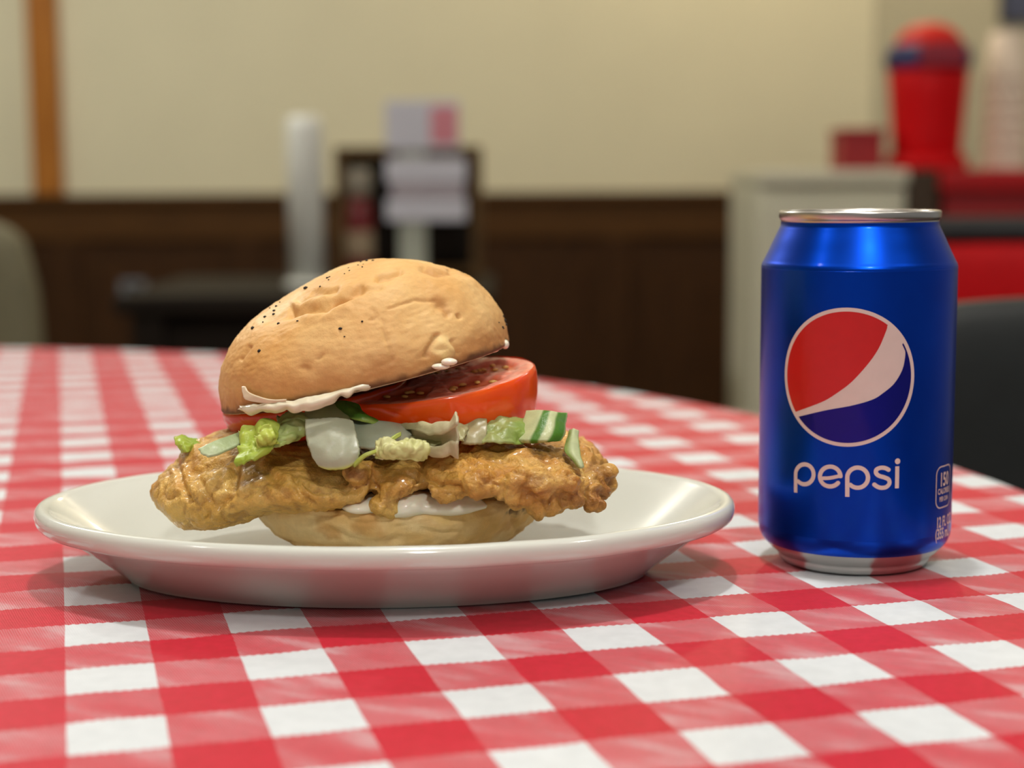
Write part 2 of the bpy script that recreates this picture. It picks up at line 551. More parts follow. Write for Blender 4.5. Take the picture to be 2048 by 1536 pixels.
# --- bottom bun: shallow bowl with a flat toasted top
BBX = at(800, 1010, PC[1])[0]
def bottom_bun():
    prof = [(0.002, 0.0), (0.015, 0.0), (0.024, 0.0002), (0.030, 0.0010), (0.036, 0.0032), (0.0415, 0.0068), (0.0465, 0.0115), (0.0498, 0.0165),
            (0.0507, 0.0200), (0.0500, 0.0226), (0.0480, 0.0236), (0.044, 0.0236), (0.030, 0.0234), (0.015, 0.0234), (0.002, 0.0234)]
    prof = curve(prof, 110)
    V, F = revolve(prof, 220, (BBX, PC[1], ZT + 0.0078))
    V = np.array(V); N = normals(V, F)
    h = V[:, 2] - ZT - 0.0078
    q = pix(V); fr = facing(V, N) > 0
    k = smooth(0.0, 0.004, h)
    d = 0.0013 * fbm(V, 45, 2) + 0.0006 * fbm(V, 240, 3)
    for pl, w, dp in (([(560, 1085), (640, 1092), (720, 1096)], 4, .0008), ([(700, 1040), (730, 1046), (765, 1042)], 4, .0006), ([(840, 1060), (880, 1066), (930, 1062)], 4, .0006), ([(922, 1022), (930, 1050), (917, 1080)], 5, .0009), ([(1024, 1020), (1028, 1046), (1034, 1072)], 5, .0011), ([(795, 1052), (792, 1072), (784, 1090)], 4, .0008),
                      ([(640, 1060), (700, 1075), (800, 1080)], 7, .0005), ([(560, 1050), (640, 1078)], 6, .0005), ([(988, 1035), (982, 1060)], 3, .0006)):
        d -= np.where(fr, dp * np.exp(-(polydist(q, pl) / w) ** 2), 0)
    rough = smooth(0.017, 0.022, h)
    d += rough * 0.0006 * fbm(V, 500, 2)
    V = V + N * (d * k)[:, None]
    pale, gold, brown = lin(246, 216, 160), lin(232, 184, 108), lin(202, 140, 68)
    f = np.clip(0.5 + 0.8 * fbm(V, 60, 3), 0, 1)
    c = blend(pale, gold, f)
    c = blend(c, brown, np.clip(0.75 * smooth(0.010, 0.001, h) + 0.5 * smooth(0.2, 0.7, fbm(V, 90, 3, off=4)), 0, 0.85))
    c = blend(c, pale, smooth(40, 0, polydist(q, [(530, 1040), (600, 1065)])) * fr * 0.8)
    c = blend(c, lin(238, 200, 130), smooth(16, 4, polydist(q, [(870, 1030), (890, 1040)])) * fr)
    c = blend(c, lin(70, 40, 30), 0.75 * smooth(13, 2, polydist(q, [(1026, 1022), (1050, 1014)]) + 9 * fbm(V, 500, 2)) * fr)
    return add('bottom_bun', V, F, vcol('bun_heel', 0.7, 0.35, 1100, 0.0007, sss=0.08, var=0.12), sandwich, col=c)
bottom_bun()

# --- fried fillet: lofted lobes fused by voxels, then roughened
def remesh(V, F, vox):
    me = bpy.data.meshes.new('tmp')
    me.from_pydata([tuple(v) for v in V], [], [tuple(f) for f in F])
    bm = bmesh.new(); bm.from_mesh(me); bmesh.ops.recalc_face_normals(bm, faces=bm.faces); bm.to_mesh(me); bm.free()
    o = bpy.data.objects.new('tmp', me)
    COL.objects.link(o)
    md = o.modifiers.new('r', 'REMESH'); md.mode = 'VOXEL'; md.voxel_size = vox; md.use_smooth_shade = True
    ms = o.modifiers.new('s', 'SMOOTH'); ms.iterations = 4; ms.factor = 0.5
    dg = bpy.context.evaluated_depsgraph_get()
    ev = o.evaluated_get(dg); e = ev.to_mesh()
    n = len(e.vertices); A = np.zeros(n * 3); e.vertices.foreach_get('co', A)
    Nn = np.zeros(n * 3); e.vertices.foreach_get('normal', Nn)
    Fs = [tuple(p.vertices) for p in e.polygons]
    ev.to_mesh_clear()
    bpy.data.objects.remove(o); bpy.data.meshes.remove(me)
    return A.reshape(-1, 3), Nn.reshape(-1, 3), Fs

def lobe(table, n=60, m=44, back=0.60):
    """table rows: px, y of the top contour, y of the lower contour, Y front, Y back."""
    T = curve(table, n)
    secs = []
    a = np.linspace(0, 2 * math.pi, m, endpoint=False)
    c, s = np.cos(a), np.sin(a)
    cc = np.sign(c) * np.abs(c) ** 0.75; ss = np.sign(s) * np.abs(s) ** 0.85
    for px, yt, yb, yf, ybk in T:
        ym, hw = (yf + ybk) / 2, max((ybk - yf) / 2, 0.002)
        zt = at(px, yt, ym * 0.55 + yf * 0.45)[2]
        zb = at(px, yb, yf * 0.72 + ym * 0.28)[2]
        zb_in = max(zb, ZT + 0.0315) if zt > ZT + 0.035 else zb
        wf = smooth(-0.8, 0.15, cc)
        lo = zb_in * (1 - wf) + zb * wf
        hi = zt - (zt - zb) * 0.20 * smooth(0.3, 1.0, cc) - 0.002 * smooth(-0.2, -1, cc)
        z = np.where(ss > 0, (hi + lo) / 2 + ss * (hi - lo) / 2, (hi + lo) / 2 + ss * (hi - lo) / 2)
        y = ym - hw * cc
        x = at(px, (yt + yb) / 2, ym)[0] * (y / ym)
        secs.append(np.stack([np.full(m, at(px, (yt + yb) / 2, yf)[0]) * (0.5 + 0.5 * y / yf), y, z], 1))
    return loft(secs)

def fillet():
    left = lobe([(303, 982, 994, .537, .548), (312, 958, 1020, .527, .556), (335, 932, 1052, .519, .566), (370, 902, 1072, .513, .575), (420, 884, 1074, .508, .583),
                 (480, 878, 1060, .505, .59), (540, 878, 1042, .503, .594), (600, 890, 1034, .502, .596), (660, 905, 1026, .502, .597), (710, 915, 1014, .503, .597),
                 (742, 926, 978, .507, .596), (756, 938, 966, .515, .59)])
    tab = lobe([(738, 925, 972, .514, .58), (750, 903, 1000, .506, .59), (770, 896, 1020, .5025, .594), (795, 893, 1018, .502, .595), (820, 893, 1000, .503, .595), (845, 893, 988, .506, .594), (865, 898, 970, .512, .59)])
    right = lobe([(828, 925, 955, .512, .585), (845, 902, 972, .506, .592), (880, 890, 980, .502, .597), (930, 884, 996, .499, .6), (990, 881, 1004, .498, .6), (1050, 881, 1012, .498, .6),
                  (1100, 884, 1018, .500, .597), (1140, 895, 1004, .504, .592), (1180, 910, 1008, .510, .585), (1208, 930, 996, .518, .575), (1222, 955, 976, .53, .56)])
    extra = []
    rr = random.Random(4)
    for px, py, Y, r in ((727, 940, .506, .0045), (738, 955, .507, .004), (712, 950, .5035, .004), (745, 946, .51, .0035), (1105, 1012, .5015, .0045), (1075, 1014, .5, .004),
                         (1215, 945, .524, .004), (1220, 968, .528, .0028), (1150, 1000, .504, .004), (1185, 1004, .511, .004), (1030, 995, .497, .005), (900, 985, .501, .0045),
                         (880, 978, .501, .004), (770, 1012, .502, .005), (1205, 985, .519, .0036), (1080, 968, .4965, .006), (1040, 960, .4965, .005), (1130, 965, .500, .005), (960, 965, .497, .005)):
        c = at(px, py, Y + r * 0.7)
        bm = bmesh.new(); bmesh.ops.create_icosphere(bm, subdivisions=2, radius=r)
        V = [np.array(v.co) * (1 + rr.uniform(-.1, .25), 0.9, 0.9) + c for v in bm.verts]
        bm.verts.index_update(); F = [[v.index for v in f.verts] for f in bm.faces]; bm.free()
        extra.append((V, F))
    V, F = merge(left, tab, right, *extra)
    V, N, F = remesh(V, F, 0.0007)
    q = pix(V); fr = facing(V, N) > 0
    rt = smooth(680, 900, q[:, 0])
    W = V + 0.004 * np.stack([fbm(V, 60, 2, off=1), fbm(V, 60, 2, off=21), fbm(V, 60, 2, off=41)], 1)
    b1 = billow(W, 95, 2)
    b2 = billow(W, 210, 2, off=9)
    fine = fbm(V, 560, 2, off=3)
    d = 0.0008 * fbm(V, 48, 2, off=5) + 0.0011 * b1 * (0.75 + 0.35 * rt) + 0.0006 * b2 * (0.6 + 0.55 * rt) + 0.00026 * fine - 0.0003
    crease = 0
    for pl, w, dp in (([(345, 905), (360, 960), (375, 1000)], 7, .0016), ([(400, 960), (420, 1000), (415, 1040)], 5, .0012), ([(470, 935), (462, 985), (440, 1010)], 10, .0022),
                      ([(590, 955), (600, 985), (625, 1010)], 6, .0016), ([(520, 930), (560, 960)], 8, .0012), ([(610, 965), (635, 985)], 5, .0014), ([(380, 940), (440, 925)], 6, .0012),
                      ([(850, 950), (880, 965), (920, 975)], 7, .0018), ([(1170, 920), (1185, 960), (1180, 1000)], 6, .0016), ([(1110, 900), (1150, 930)], 6, .001),
                      ([(752, 930), (748, 970), (755, 1000)], 5, .0016), ([(848, 920), (838, 960)], 6, .0016)):
        g = np.where(fr, np.exp(-(polydist(q, pl) / w) ** 2), 0)
        d -= dp * g; crease = crease + g
    V = V + N * d[:, None]
    # keep the hidden underside on the bun
    gold, tan, brown, dark = lin(228, 174, 76), lin(240, 198, 108), lin(200, 134, 48), lin(134, 74, 22)
    f1 = np.clip(0.5 + 0.9 * fbm(V, 55, 3, off=2), 0, 1)
    c = blend(gold, tan, f1)
    c = blend(c, brown, np.clip(0.08 + 0.6 * fbm(V, 85, 3, off=7) + 0.42 * rt, 0, 0.8))
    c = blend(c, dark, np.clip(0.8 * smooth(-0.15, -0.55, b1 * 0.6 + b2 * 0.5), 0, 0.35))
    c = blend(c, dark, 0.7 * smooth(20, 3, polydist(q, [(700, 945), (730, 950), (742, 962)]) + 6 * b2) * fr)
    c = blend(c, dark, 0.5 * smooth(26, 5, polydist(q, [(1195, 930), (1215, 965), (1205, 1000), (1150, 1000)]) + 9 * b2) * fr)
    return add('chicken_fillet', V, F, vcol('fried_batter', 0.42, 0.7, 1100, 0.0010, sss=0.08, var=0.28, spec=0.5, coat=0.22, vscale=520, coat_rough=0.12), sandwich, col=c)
tag(fillet(), 'golden fried chicken fillet overhanging the bun')

# --- patches: leaves, smears
def patch(name, ctrl, mat, parent, colf, th=0.0008, nu=36, nv=36, ruf=0.0, rufs=120.0, seed=0.0, taper=0.05, jag=0.06, fold=0.0):
    """ctrl: rows of (px, py, Y) points; Catmull-Rom surface given thickness. colf(u, v, P) -> colours"""
    C = np.array([[at(*p) for p in row] for row in ctrl])
    R = np.array([curve(r, nv) for r in C])
    S = np.stack([curve(R[:, j], nu) for j in range(nv)], 1)
    P = S.reshape(-1, 3)
    u = np.repeat(np.linspace(0, 1, nu), nv); v = np.tile(np.linspace(0, 1, nv), nu)
    du = np.gradient(S, axis=0); dv = np.gradient(S, axis=1)
    N = np.cross(du, dv).reshape(-1, 3)
    N /= np.linalg.norm(N, axis=1)[:, None] + 1e-12
    if jag:
        e = np.minimum(np.minimum(u, 1 - u), np.minimum(v, 1 - v))
        k = (e < 0.03)
        cen = P.mean(0)
        P = P + (cen - P) * (np.abs(perlin(P * 700 + seed)) * jag * k)[:, None]
    if ruf:
        P = P + N * (ruf * fbm(P, rufs, 2, off=seed) + fold * np.abs(perlin(P * rufs * 1.9 + seed)))[:, None]
    e = np.minimum(np.minimum(u, 1 - u), np.minimum(v, 1 - v))
    t = th / 2 * smooth(-0.02, taper, e) * np.ones(len(P))
    A = P + N * t[:, None]; B = P - N * t[:, None]
    F = grid_faces(nu, nv)
    k = len(P)
    F2 = [tuple(i + k for i in reversed(f)) for f in F]
    ring = [i for i in range(nv)] + [i * nv + nv - 1 for i in range(1, nu)] + [(nu - 1) * nv + j for j in range(nv - 2, -1, -1)] + [i * nv for i in range(nu - 2, 0, -1)]
    side = [(ring[i], ring[(i + 1) % len(ring)], ring[(i + 1) % len(ring)] + k, ring[i] + k) for i in range(len(ring))]
    c = np.vstack([colf(u, v, P)] * 2)
    return add(name, np.vstack([A, B]), F + F2 + side, mat, parent, col=c)

m_leaf = vcol('lettuce_leaf', 0.35, 0.35, 500, 0.0008, transl=0.22, var=0.18, spec=0.5, vscale=180)
m_rib = vcol('cabbage_rib', 0.34, 0.25, 420, 0.0006, sss=0.25, transl=0.15, var=0.12, spec=0.6, vscale=150)
LIME, LEAF, DEEP, PALE, CREAM, GREY = lin(206, 222, 92), lin(142, 182, 62), lin(78, 128, 36), lin(196, 210, 160), lin(238, 236, 190), lin(186, 192, 168)

def two(a, b, axis=0, p=1.0, n=0.25):
    def f(u, v, P):
        t = (u if axis == 0 else v) ** p + n * fbm(P, 160, 2, off=3)
        return blend(a, b, np.clip(t, 0, 1))
    return f

def edge_tint(a, b, w=0.1, side=1):
    def f(u, v, P):
        t = smooth(1 - w * 2, 1 - w * 0.2, u) if side == 1 else smooth(w, 0, np.minimum(np.minimum(u, 1 - u), np.minimum(v, 1 - v)))
        return blend(blend(a, np.array(a) * 0.86, np.clip(0.5 + fbm(P, 140, 2), 0, 1)), b, t)
    return f

def stripes(u, v, P):
    w = v + 0.05 * (u - 0.5) + 0.02 * perlin(P * 200)
    g = smooth(0.36, 0.42, w) * smooth(0.58, 0.52, w) + smooth(0.68, 0.74, w) * smooth(0.97, 0.91, w)
    c = blend(lin(212, 220, 166), lin(84, 138, 38), np.clip(g, 0, 1))
    return c

# small curl at the far left
patch('lettuce_leaf', [[(346, 872, .541), (352, 890, .536), (362, 906, .533)], [(362, 869, .545), (366, 886, .533), (374, 905, .530)], [(392, 878, .546), (386, 888, .536), (388, 900, .534)], [(420, 884, .548), (412, 890, .54), (408, 898, .537)]],
      m_leaf, sandwich, two(LIME, LEAF, 0), 0.0006, 36, 30, 0.0010, 200, 1, jag=0.12, fold=0.0012)
# pale blade lying on the fillet
patch('lettuce_leaf', [[(396, 898, .5125), (402, 908, .510), (416, 915, .509)], [(425, 884, .5145), (432, 897, .512), (442, 908, .511)], [(468, 868, .522), (474, 880, .519), (482, 889, .517)], [(500, 856, .531), (508, 866, .528), (516, 874, .526)]],
      m_leaf, sandwich, two(lin(206, 220, 178), lin(172, 194, 132), 0), 0.0010, 26, 16, 0.0003, 150, 2)
# bright crumpled leaf hanging over the front
patch('lettuce_leaf', [[(482, 868, .522), (512, 858, .519), (540, 852, .518), (560, 848, .522)], [(478, 885, .511), (506, 880, .508), (532, 874, .507), (552, 868, .512)], [(476, 908, .5045), (500, 902, .5015), (524, 898, .501), (542, 895, .5045)], [(480, 936, .5015), (492, 932, .4995), (504, 922, .499), (516, 908, .5015)]],
      m_leaf, sandwich, two(LIME, lin(180, 206, 74), 0, 1, 0.5), 0.0007, 60, 60, 0.0030, 120, 3, jag=0.12, fold=0.0022)
patch('lettuce_leaf', [[(508, 872, .508), (525, 862, .505), (545, 856, .506)], [(516, 884, .503), (530, 878, .501), (550, 870, .503)], [(520, 896, .504), (536, 892, .503), (556, 884, .506)]],
      m_leaf, sandwich, two(lin(216, 228, 110), LIME, 0), 0.0007, 40, 40, 0.0024, 190, 5, jag=0.12, fold=0.0015)
# translucent leaf behind it
patch('lettuce_leaf', [[(556, 834, .522), (585, 828, .520), (615, 826, .522), (640, 822, .526)], [(540, 860, .517), (572, 856, .512), (600, 852, .513), (622, 848, .518)], [(532, 884, .512), (562, 880, .507), (590, 872, .509), (612, 866, .514)], [(536, 902, .509), (556, 896, .506), (580, 888, .508), (600, 880, .512)]],
      m_leaf, sandwich, two(lin(190, 206, 136), lin(196, 216, 120), 0, 1, 0.3), 0.0007, 50, 50, 0.0016, 130, 7, jag=0.10, fold=0.0016)
# thick pale rib piece with a yellow-green rim
patch('cabbage_rib', [[(610, 840, .5095), (640, 838, .508), (676, 838, .508), (707, 841, .5095)], [(611, 866, .505), (642, 864, .5035), (680, 864, .5035), (712, 868, .505)], [(616, 892, .5015), (648, 892, .500), (684, 892, .500), (718, 890, .5015)], [(626, 916, .4995), (654, 920, .498), (688, 917, .498), (720, 906, .4998)], [(640, 932, .499), (662, 940, .4978), (690, 938, .4978), (716, 924, .4995)]],
      m_rib, sandwich, edge_tint(lin(190, 194, 166), lin(204, 214, 104), 0.07), 0.0020, 44, 40, 0.0005, 130, 9, taper=0.02, jag=0.06)
patch('cabbage_rib', [[(622, 808, .524), (650, 808, .522), (690, 816, .522)], [(608, 830, .520), (645, 826, .517), (700, 832, .517)], [(604, 850, .517), (645, 848, .513), (704, 852, .513)]],
      m_rib, sandwich, two(lin(150, 168, 112), lin(176, 188, 146), 0), 0.0014, 20, 26, 0.0005, 90, 10, taper=0.03)
# dark green leaf edge under the tomato
patch('lettuce_leaf', [[(655, 808, .524), (690, 800, .522), (716, 812, .524)], [(672, 818, .520), (705, 820, .517), (740, 834, .519)], [(700, 838, .5165), (735, 846, .514), (775, 852, .517)]],
      m_leaf, sandwich, edge_tint(DEEP, lin(176, 204, 96), 0.10), 0.0010, 26, 30, 0.0010, 120, 11)
# grey-green pieces behind the stalk
patch('cabbage_rib', [[(700, 842, .520), (745, 842, .518), (790, 846, .519), (830, 850, .522)], [(706, 868, .513), (745, 868, .510), (790, 868, .511), (826, 868, .515)], [(712, 896, .509), (750, 898, .506), (785, 892, .507), (815, 884, .511)]],
      m_rib, sandwich, two(lin(166, 176, 150), lin(188, 192, 168), 1), 0.0016, 30, 36, 0.0009, 90, 13, taper=0.03)
# thin yellow-green stalk
patch('lettuce_stalk', [[(803, 862, .508), (803, 872, .507)], [(785, 872, .5045), (786, 882, .504)], [(756, 896, .5005), (756, 904, .500)], [(728, 908, .4985), (730, 916, .498)], [(704, 930, .499), (708, 936, .4985)]],
      m_leaf, sandwich, two(lin(208, 220, 110), lin(196, 212, 100), 0), 0.0016, 40, 10, 0.0004, 200, 15)
# crumpled pale yellow piece
patch('lettuce_leaf', [[(752, 886, .504), (775, 879, .501), (800, 880, .500), (830, 884, .500), (850, 888, .503)], [(750, 900, .500), (776, 896, .4955), (802, 896, .4950), (832, 899, .4955), (857, 902, .500)], [(752, 914, .501), (776, 918, .4975), (802, 918, .497), (830, 919, .4975), (852, 914, .502)]],
      m_leaf, sandwich, two(lin(240, 238, 176), lin(222, 226, 140), 0, 1, 0.4), 0.0013, 50, 60, 0.0014, 240, 17, jag=0.10, fold=0.0014)
patch('lettuce_leaf', [[(742, 908, .503), (752, 905, .502)], [(752, 914, .501), (762, 911, .500)], [(764, 921, .5005), (776, 917, .4995)]],
      m_leaf, sandwich, two(CREAM, CREAM), 0.0010, 16, 10, 0.0008, 300, 18)
# translucent curled piece opening to the front
def curl():
    path = curve([at(*p) for p in [(795, 862, .520), (830, 872, .512), (865, 882, .506), (893, 876, .503), (915, 868, .5)]], 40)
    n = 30
    rows = []
    for i, p in enumerate(path):
        t = i / 39
        r = 0.0015 + 0.0030 * math.sin(min(1, t * 1.15) * 2.2) + 0.0022 * smooth(0.8, 1.0, t)
        a = np.linspace(0.5, 0.5 + 5.6, n)
        rr = r * (1 + 0.10 * np.sin(a * 3 + t * 7))
        rows.append(p + np.stack([0.35 * rr * np.cos(a) * (1 - t), -rr * np.cos(a) * 0.8, rr * np.sin(a) * (1.15)], 1))
    S = np.array(rows)
    P = S.reshape(-1, 3)
    P = P + 0.0006 * np.stack([perlin(P * 260), perlin(P * 260 + 9), perlin(P * 260 + 19)], 1)
    S = P.reshape(S.shape)
    N = np.cross(np.gradient(S, axis=0), np.gradient(S, axis=1)).reshape(-1, 3); N /= np.linalg.norm(N, axis=1)[:, None]
    k = len(P)
    F = grid_faces(40, n)
    V = np.vstack([P + N * .0004, P - N * .0004])
    ring = list(range(n)) + [i * n + n - 1 for i in range(1, 40)] + [39 * n + j for j in range(n - 2, -1, -1)] + [i * n for i in range(38, 0, -1)]
    F = F + [tuple(i + k for i in f) for f in F] + [(ring[i], ring[(i + 1) % len(ring)], ring[(i + 1) % len(ring)] + k, ring[i] + k) for i in range(len(ring))]
    c = blend(lin(206, 200, 150), lin(230, 222, 184), np.tile(np.repeat(np.linspace(0, 1, 40), n), 2))
    add('lettuce_leaf', V, F, m_leaf, sandwich, col=c)
curl()
patch('lettuce_leaf', [[(800, 852, .522), (850, 856, .518), (900, 852, .520), (940, 850, .524)], [(810, 868, .517), (850, 874, .512), (895, 870, .514), (935, 866, .519)], [(830, 888, .511), (860, 896, .506), (890, 890, .508), (930, 882, .514)]],
      m_leaf, sandwich, two(lin(186, 186, 128), lin(206, 202, 150), 1), 0.0007, 50, 50, 0.0014, 140, 21, jag=0.10, fold=0.0014)
# pieces under the right of the tomato
patch('cabbage_rib', [[(922, 838, .527), (948, 838, .525), (974, 838, .526)], [(926, 862, .521), (950, 864, .519), (974, 864, .520)], [(922, 888, .517), (946, 890, .515), (970, 888, .517)]],
      m_rib, sandwich, two(lin(172, 166, 120), lin(188, 180, 140)), 0.0010, 24, 24, 0.0008, 160, 22)
patch('lettuce_leaf', [[(944, 836, .533), (985, 838, .530), (1022, 836, .531), (1062, 834, .533)], [(950, 862, .525), (988, 862, .521), (1024, 860, .522), (1056, 858, .526)], [(946, 888, .519), (984, 889, .515), (1020, 889, .517), (1050, 888, .521)]],
      m_leaf, sandwich, two(lin(186, 192, 128), lin(150, 176, 82), 1, 1, 0.4), 0.0008, 40, 50, 0.0014, 140, 23, fold=0.0012)
patch('lettuce_leaf', [[(1054, 824, .534), (1082, 820, .530), (1108, 824, .529), (1134, 828, .532)], [(1046, 846, .530), (1074, 844, .525), (1104, 845, .524), (1132, 848, .528)], [(1036, 870, .526), (1066, 868, .521), (1098, 868, .520), (1130, 868, .524)], [(1028, 884, .523), (1056, 886, .519), (1090, 886, .518), (1118, 882, .522)]],
      m_leaf, sandwich, stripes, 0.0018, 34, 50, 0.0006, 120, 25)
# blade standing at the right end
patch('lettuce_leaf', [[(1142, 860, .531), (1148, 858, .529), (1156, 862, .530)], [(1131, 886, .524), (1144, 886, .521), (1158, 886, .523)], [(1130, 904, .519), (1146, 906, .516), (1160, 906, .518)], [(1146, 920, .514), (1156, 922, .512), (1164, 922, .513)], [(1160, 936, .511), (1164, 938, .510), (1168, 936, .511)]],
      m_leaf, sandwich, lambda u, v, P: blend(lin(150, 178, 96), lin(206, 216, 166), smooth(0.15, 0.5, v) * smooth(1.0, 0.8, v)), 0.0010, 30, 20, 0.0004, 150, 27)
# glassy shred poking out below the fillet
patch('cabbage_rib', [[(1118, 1008, .520), (1124, 1014, .519)], [(1140, 1002, .522), (1142, 1010, .521)], [(1160, 1000, .526), (1160, 1006, .525)]],
      m_rib, sandwich, two(lin(190, 194, 200), lin(170, 176, 186)), 0.0012, 14, 8, 0.0002, 150, 29)
# a bed of shredded lettuce filling the middle of the sandwich
def bed():
    rr = random.Random(12)
    for i in range(16):
        a = rr.uniform(0, math.pi); cx = rr.uniform(-.022, .026); cy = rr.uniform(0.535, 0.580); L = rr.uniform(.018, .028); w = rr.uniform(.004, .007)
        z = ZT + 0.0495 + 0.0004 * i
        nu, nv = 16, 6
        U, Vv = np.meshgrid(np.linspace(-1, 1, nu), np.linspace(-1, 1, nv), indexing='ij')
        X = BBX + cx + (U * L) * math.cos(a) - Vv * w * math.sin(a); Yy = cy + U * L * math.sin(a) + Vv * w * math.cos(a)
        P = np.stack([X, Yy, np.full(X.shape, z)], -1).reshape(-1, 3)
        P[:, 2] += 0.0011 * fbm(P, 150, 2, off=i)
        k = len(P); F = grid_faces(nu, nv)
        V = np.vstack([P + (0, 0, .0004), P - (0, 0, .0004)])
        ring = list(range(nv)) + [q * nv + nv - 1 for q in range(1, nu)] + [(nu - 1) * nv + j for j in range(nv - 2, -1, -1)] + [q * nv for q in range(nu - 2, 0, -1)]
        F = F + [tuple(q + k for q in f) for f in F] + [(ring[q], ring[(q + 1) % len(ring)], ring[(q + 1) % len(ring)] + k, ring[q] + k) for q in range(len(ring))]
        add('lettuce_shred', V, F, m_leaf, sandwich, col=np.tile(blend(LEAF, PALE, [rr.random()]), (2 * k, 1)))
bed()

# --- tomato slices
def tomato(label, cx_px, cy_px, Y, R, thick_l, thick_r, roll, tilt, shrink=0.93, seed=0, dark=0.0):  # dark: painted shade, scales skin and flesh colours down
    n = 160
    c0 = at(cx_px, cy_px, Y)
    ang = np.linspace(0, 2 * math.pi, n, endpoint=False)
    Ra = R * (1 + 0.018 * np.sin(2 * ang + seed) + 0.014 * np.sin(3 * ang + 2 * seed) + 0.008 * np.sin(5 * ang + seed))
    def place(x, y, z):
        # local disc plane: roll about the depth axis, tilt about the across axis
        P = np.stack([x, y, z], -1)
        ct, st = math.cos(tilt), math.sin(tilt)
        y2, z2 = P[..., 1] * ct - P[..., 2] * st, P[..., 1] * st + P[..., 2] * ct
        cr, sr = math.cos(roll), math.sin(roll)
        x3, z3 = P[..., 0] * cr - z2 * sr, P[..., 0] * sr + z2 * cr
        return np.stack([x3, y2, z3], -1) + c0
    ux, uy = np.cos(ang), np.sin(ang)
    thk = thick_l + (thick_r - thick_l) * (ux * 0.5 + 0.5)
    rows = []
    for t, bul in ((0.0, 0.985), (0.03, 1.0), (0.12, 1.012), (0.3, 1.018), (0.5, 1.012), (0.7, 0.995), (0.88, 0.97), (0.97, 0.95), (1.0, shrink)):
        k = bul * (1 - (1 - shrink) * 0.75 * t)
        rows.append(place(Ra * k * ux, Ra * k * uy, -t * thk))
    skin_mat = MatB('tomato_skin')
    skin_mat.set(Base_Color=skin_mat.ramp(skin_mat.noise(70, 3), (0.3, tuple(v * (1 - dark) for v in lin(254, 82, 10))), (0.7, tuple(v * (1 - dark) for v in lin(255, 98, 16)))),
                 Roughness=0.2, Coat_Weight=0.25, Subsurface_Weight=0.4)
    skin_mat.b.inputs['Subsurface Radius'].default_value = (1.0, 0.25, 0.1)
    skin_mat.b.inputs['Subsurface Scale'].default_value = 0.005
    V = np.vstack(rows); F = grid_faces(len(rows), n, wrap_v=True); F.append(tuple(range((len(rows) - 1) * n, len(rows) * n)))
    V = V + 0.0003 * np.stack([perlin(V * 120), perlin(V * 120 + 7), perlin(V * 120 + 17)], 1)
    sk = tag(add('tomato_slice', V, F, skin_mat.m, sandwich), label)
    # cut face: wall, radial septa, seed chambers sunk below
    rr = np.concatenate([np.linspace(0.0, 0.985, 46)])
    A, Rr = np.meshgrid(ang, rr, indexing='xy')
    RA = np.tile(Ra, (len(rr), 1))
    x, y = Rr * RA * np.cos(A), Rr * RA * np.sin(A)
    nch = 5
    ca = np.abs(np.sin((A + 0.3 * seed) * nch / 2))
    ch = smooth(0.30, 0.42, Rr) * smooth(0.86, 0.76, Rr) * smooth(0.35, 0.6, ca)
    P2 = np.stack([x, y, np.zeros_like(x)], -1).reshape(-1, 3)
    z = -0.0013 * ch + 0.00035 * perlin(P2 * 400).reshape(x.shape) * smooth(1, 0.9, Rr) - 0.0004 * smooth(0.93, 0.985, Rr)
    Vf = place(x, y, z).reshape(-1, 3)
    fcol = blend(lin(252, 184, 164), lin(246, 138, 108), np.clip(0.5 + fbm(P2, 180, 2), 0, 1))
    fcol = blend(fcol, lin(206, 92, 36), ch.ravel() * 0.8)
    fcol = blend(fcol, lin(232, 140, 120), smooth(0.78, 0.84, Rr).ravel() * smooth(0.97, 0.9, Rr).ravel() * 0.7)
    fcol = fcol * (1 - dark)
    fm = vcol('tomato_flesh', 0.16, 0.3, 500, 0.0006, sss=0.2, var=0.15, spec=0.6)
    add('flesh', Vf, grid_faces(len(rr), n, wrap_v=True), fm, sk, col=fcol)
    # seeds
    sm = simple('tomato_seed', lin(244, 200, 110), 0.18, var=0.2, scale=500)
    bm = bmesh.new(); bmesh.ops.create_icosphere(bm, subdivisions=1, radius=1.0)
    SV = np.array([v.co for v in bm.verts]); bm.verts.index_update(); SF = [[v.index for v in f.verts] for f in bm.faces]; bm.free()
    g = random.Random(seed + 5)
    for i in range(26):
        kk = i % nch
        aa = (kk + 0.5) * 2 * math.pi / nch - 0.3 * seed + g.uniform(-.42, .42)
        rd = g.uniform(0.42, 0.74) * R
        c = place(np.array(rd * math.cos(aa)), np.array(rd * math.sin(aa)), np.array(-0.0006))
        W = SV * (0.0017, 0.0011, 0.0006)
        W = rot_z(W, g.uniform(0, 3.1), np.zeros(3)) + c
        add('seed', W, SF, sm, sk)
    return sk

tomato('thick orange-red tomato slice at the right', 879, 758, .551, .0318, .0095, .0190, math.radians(8.5), math.radians(5.5), seed=1)
tomato('tomato slice at the left, coloured darker for the shade under the bun', 630, 787, .560, .0322, .0105, .012, math.radians(10), math.radians(1.0), seed=3, dark=0.3)  # darkened colours stand in for the shadow below the lid

# --- mayonnaise
mm = MatB('mayonnaise')
mm.set(Base_Color=mm.ramp(mm.noise(120, 2), (0.3, lin(236, 228, 206)), (0.7, lin(244, 238, 222))), Roughness=0.22, Subsurface_Weight=0.3, Coat_Weight=0.3)
mm.b.inputs['Subsurface Scale'].default_value = 0.003
m_mayo = mm.m

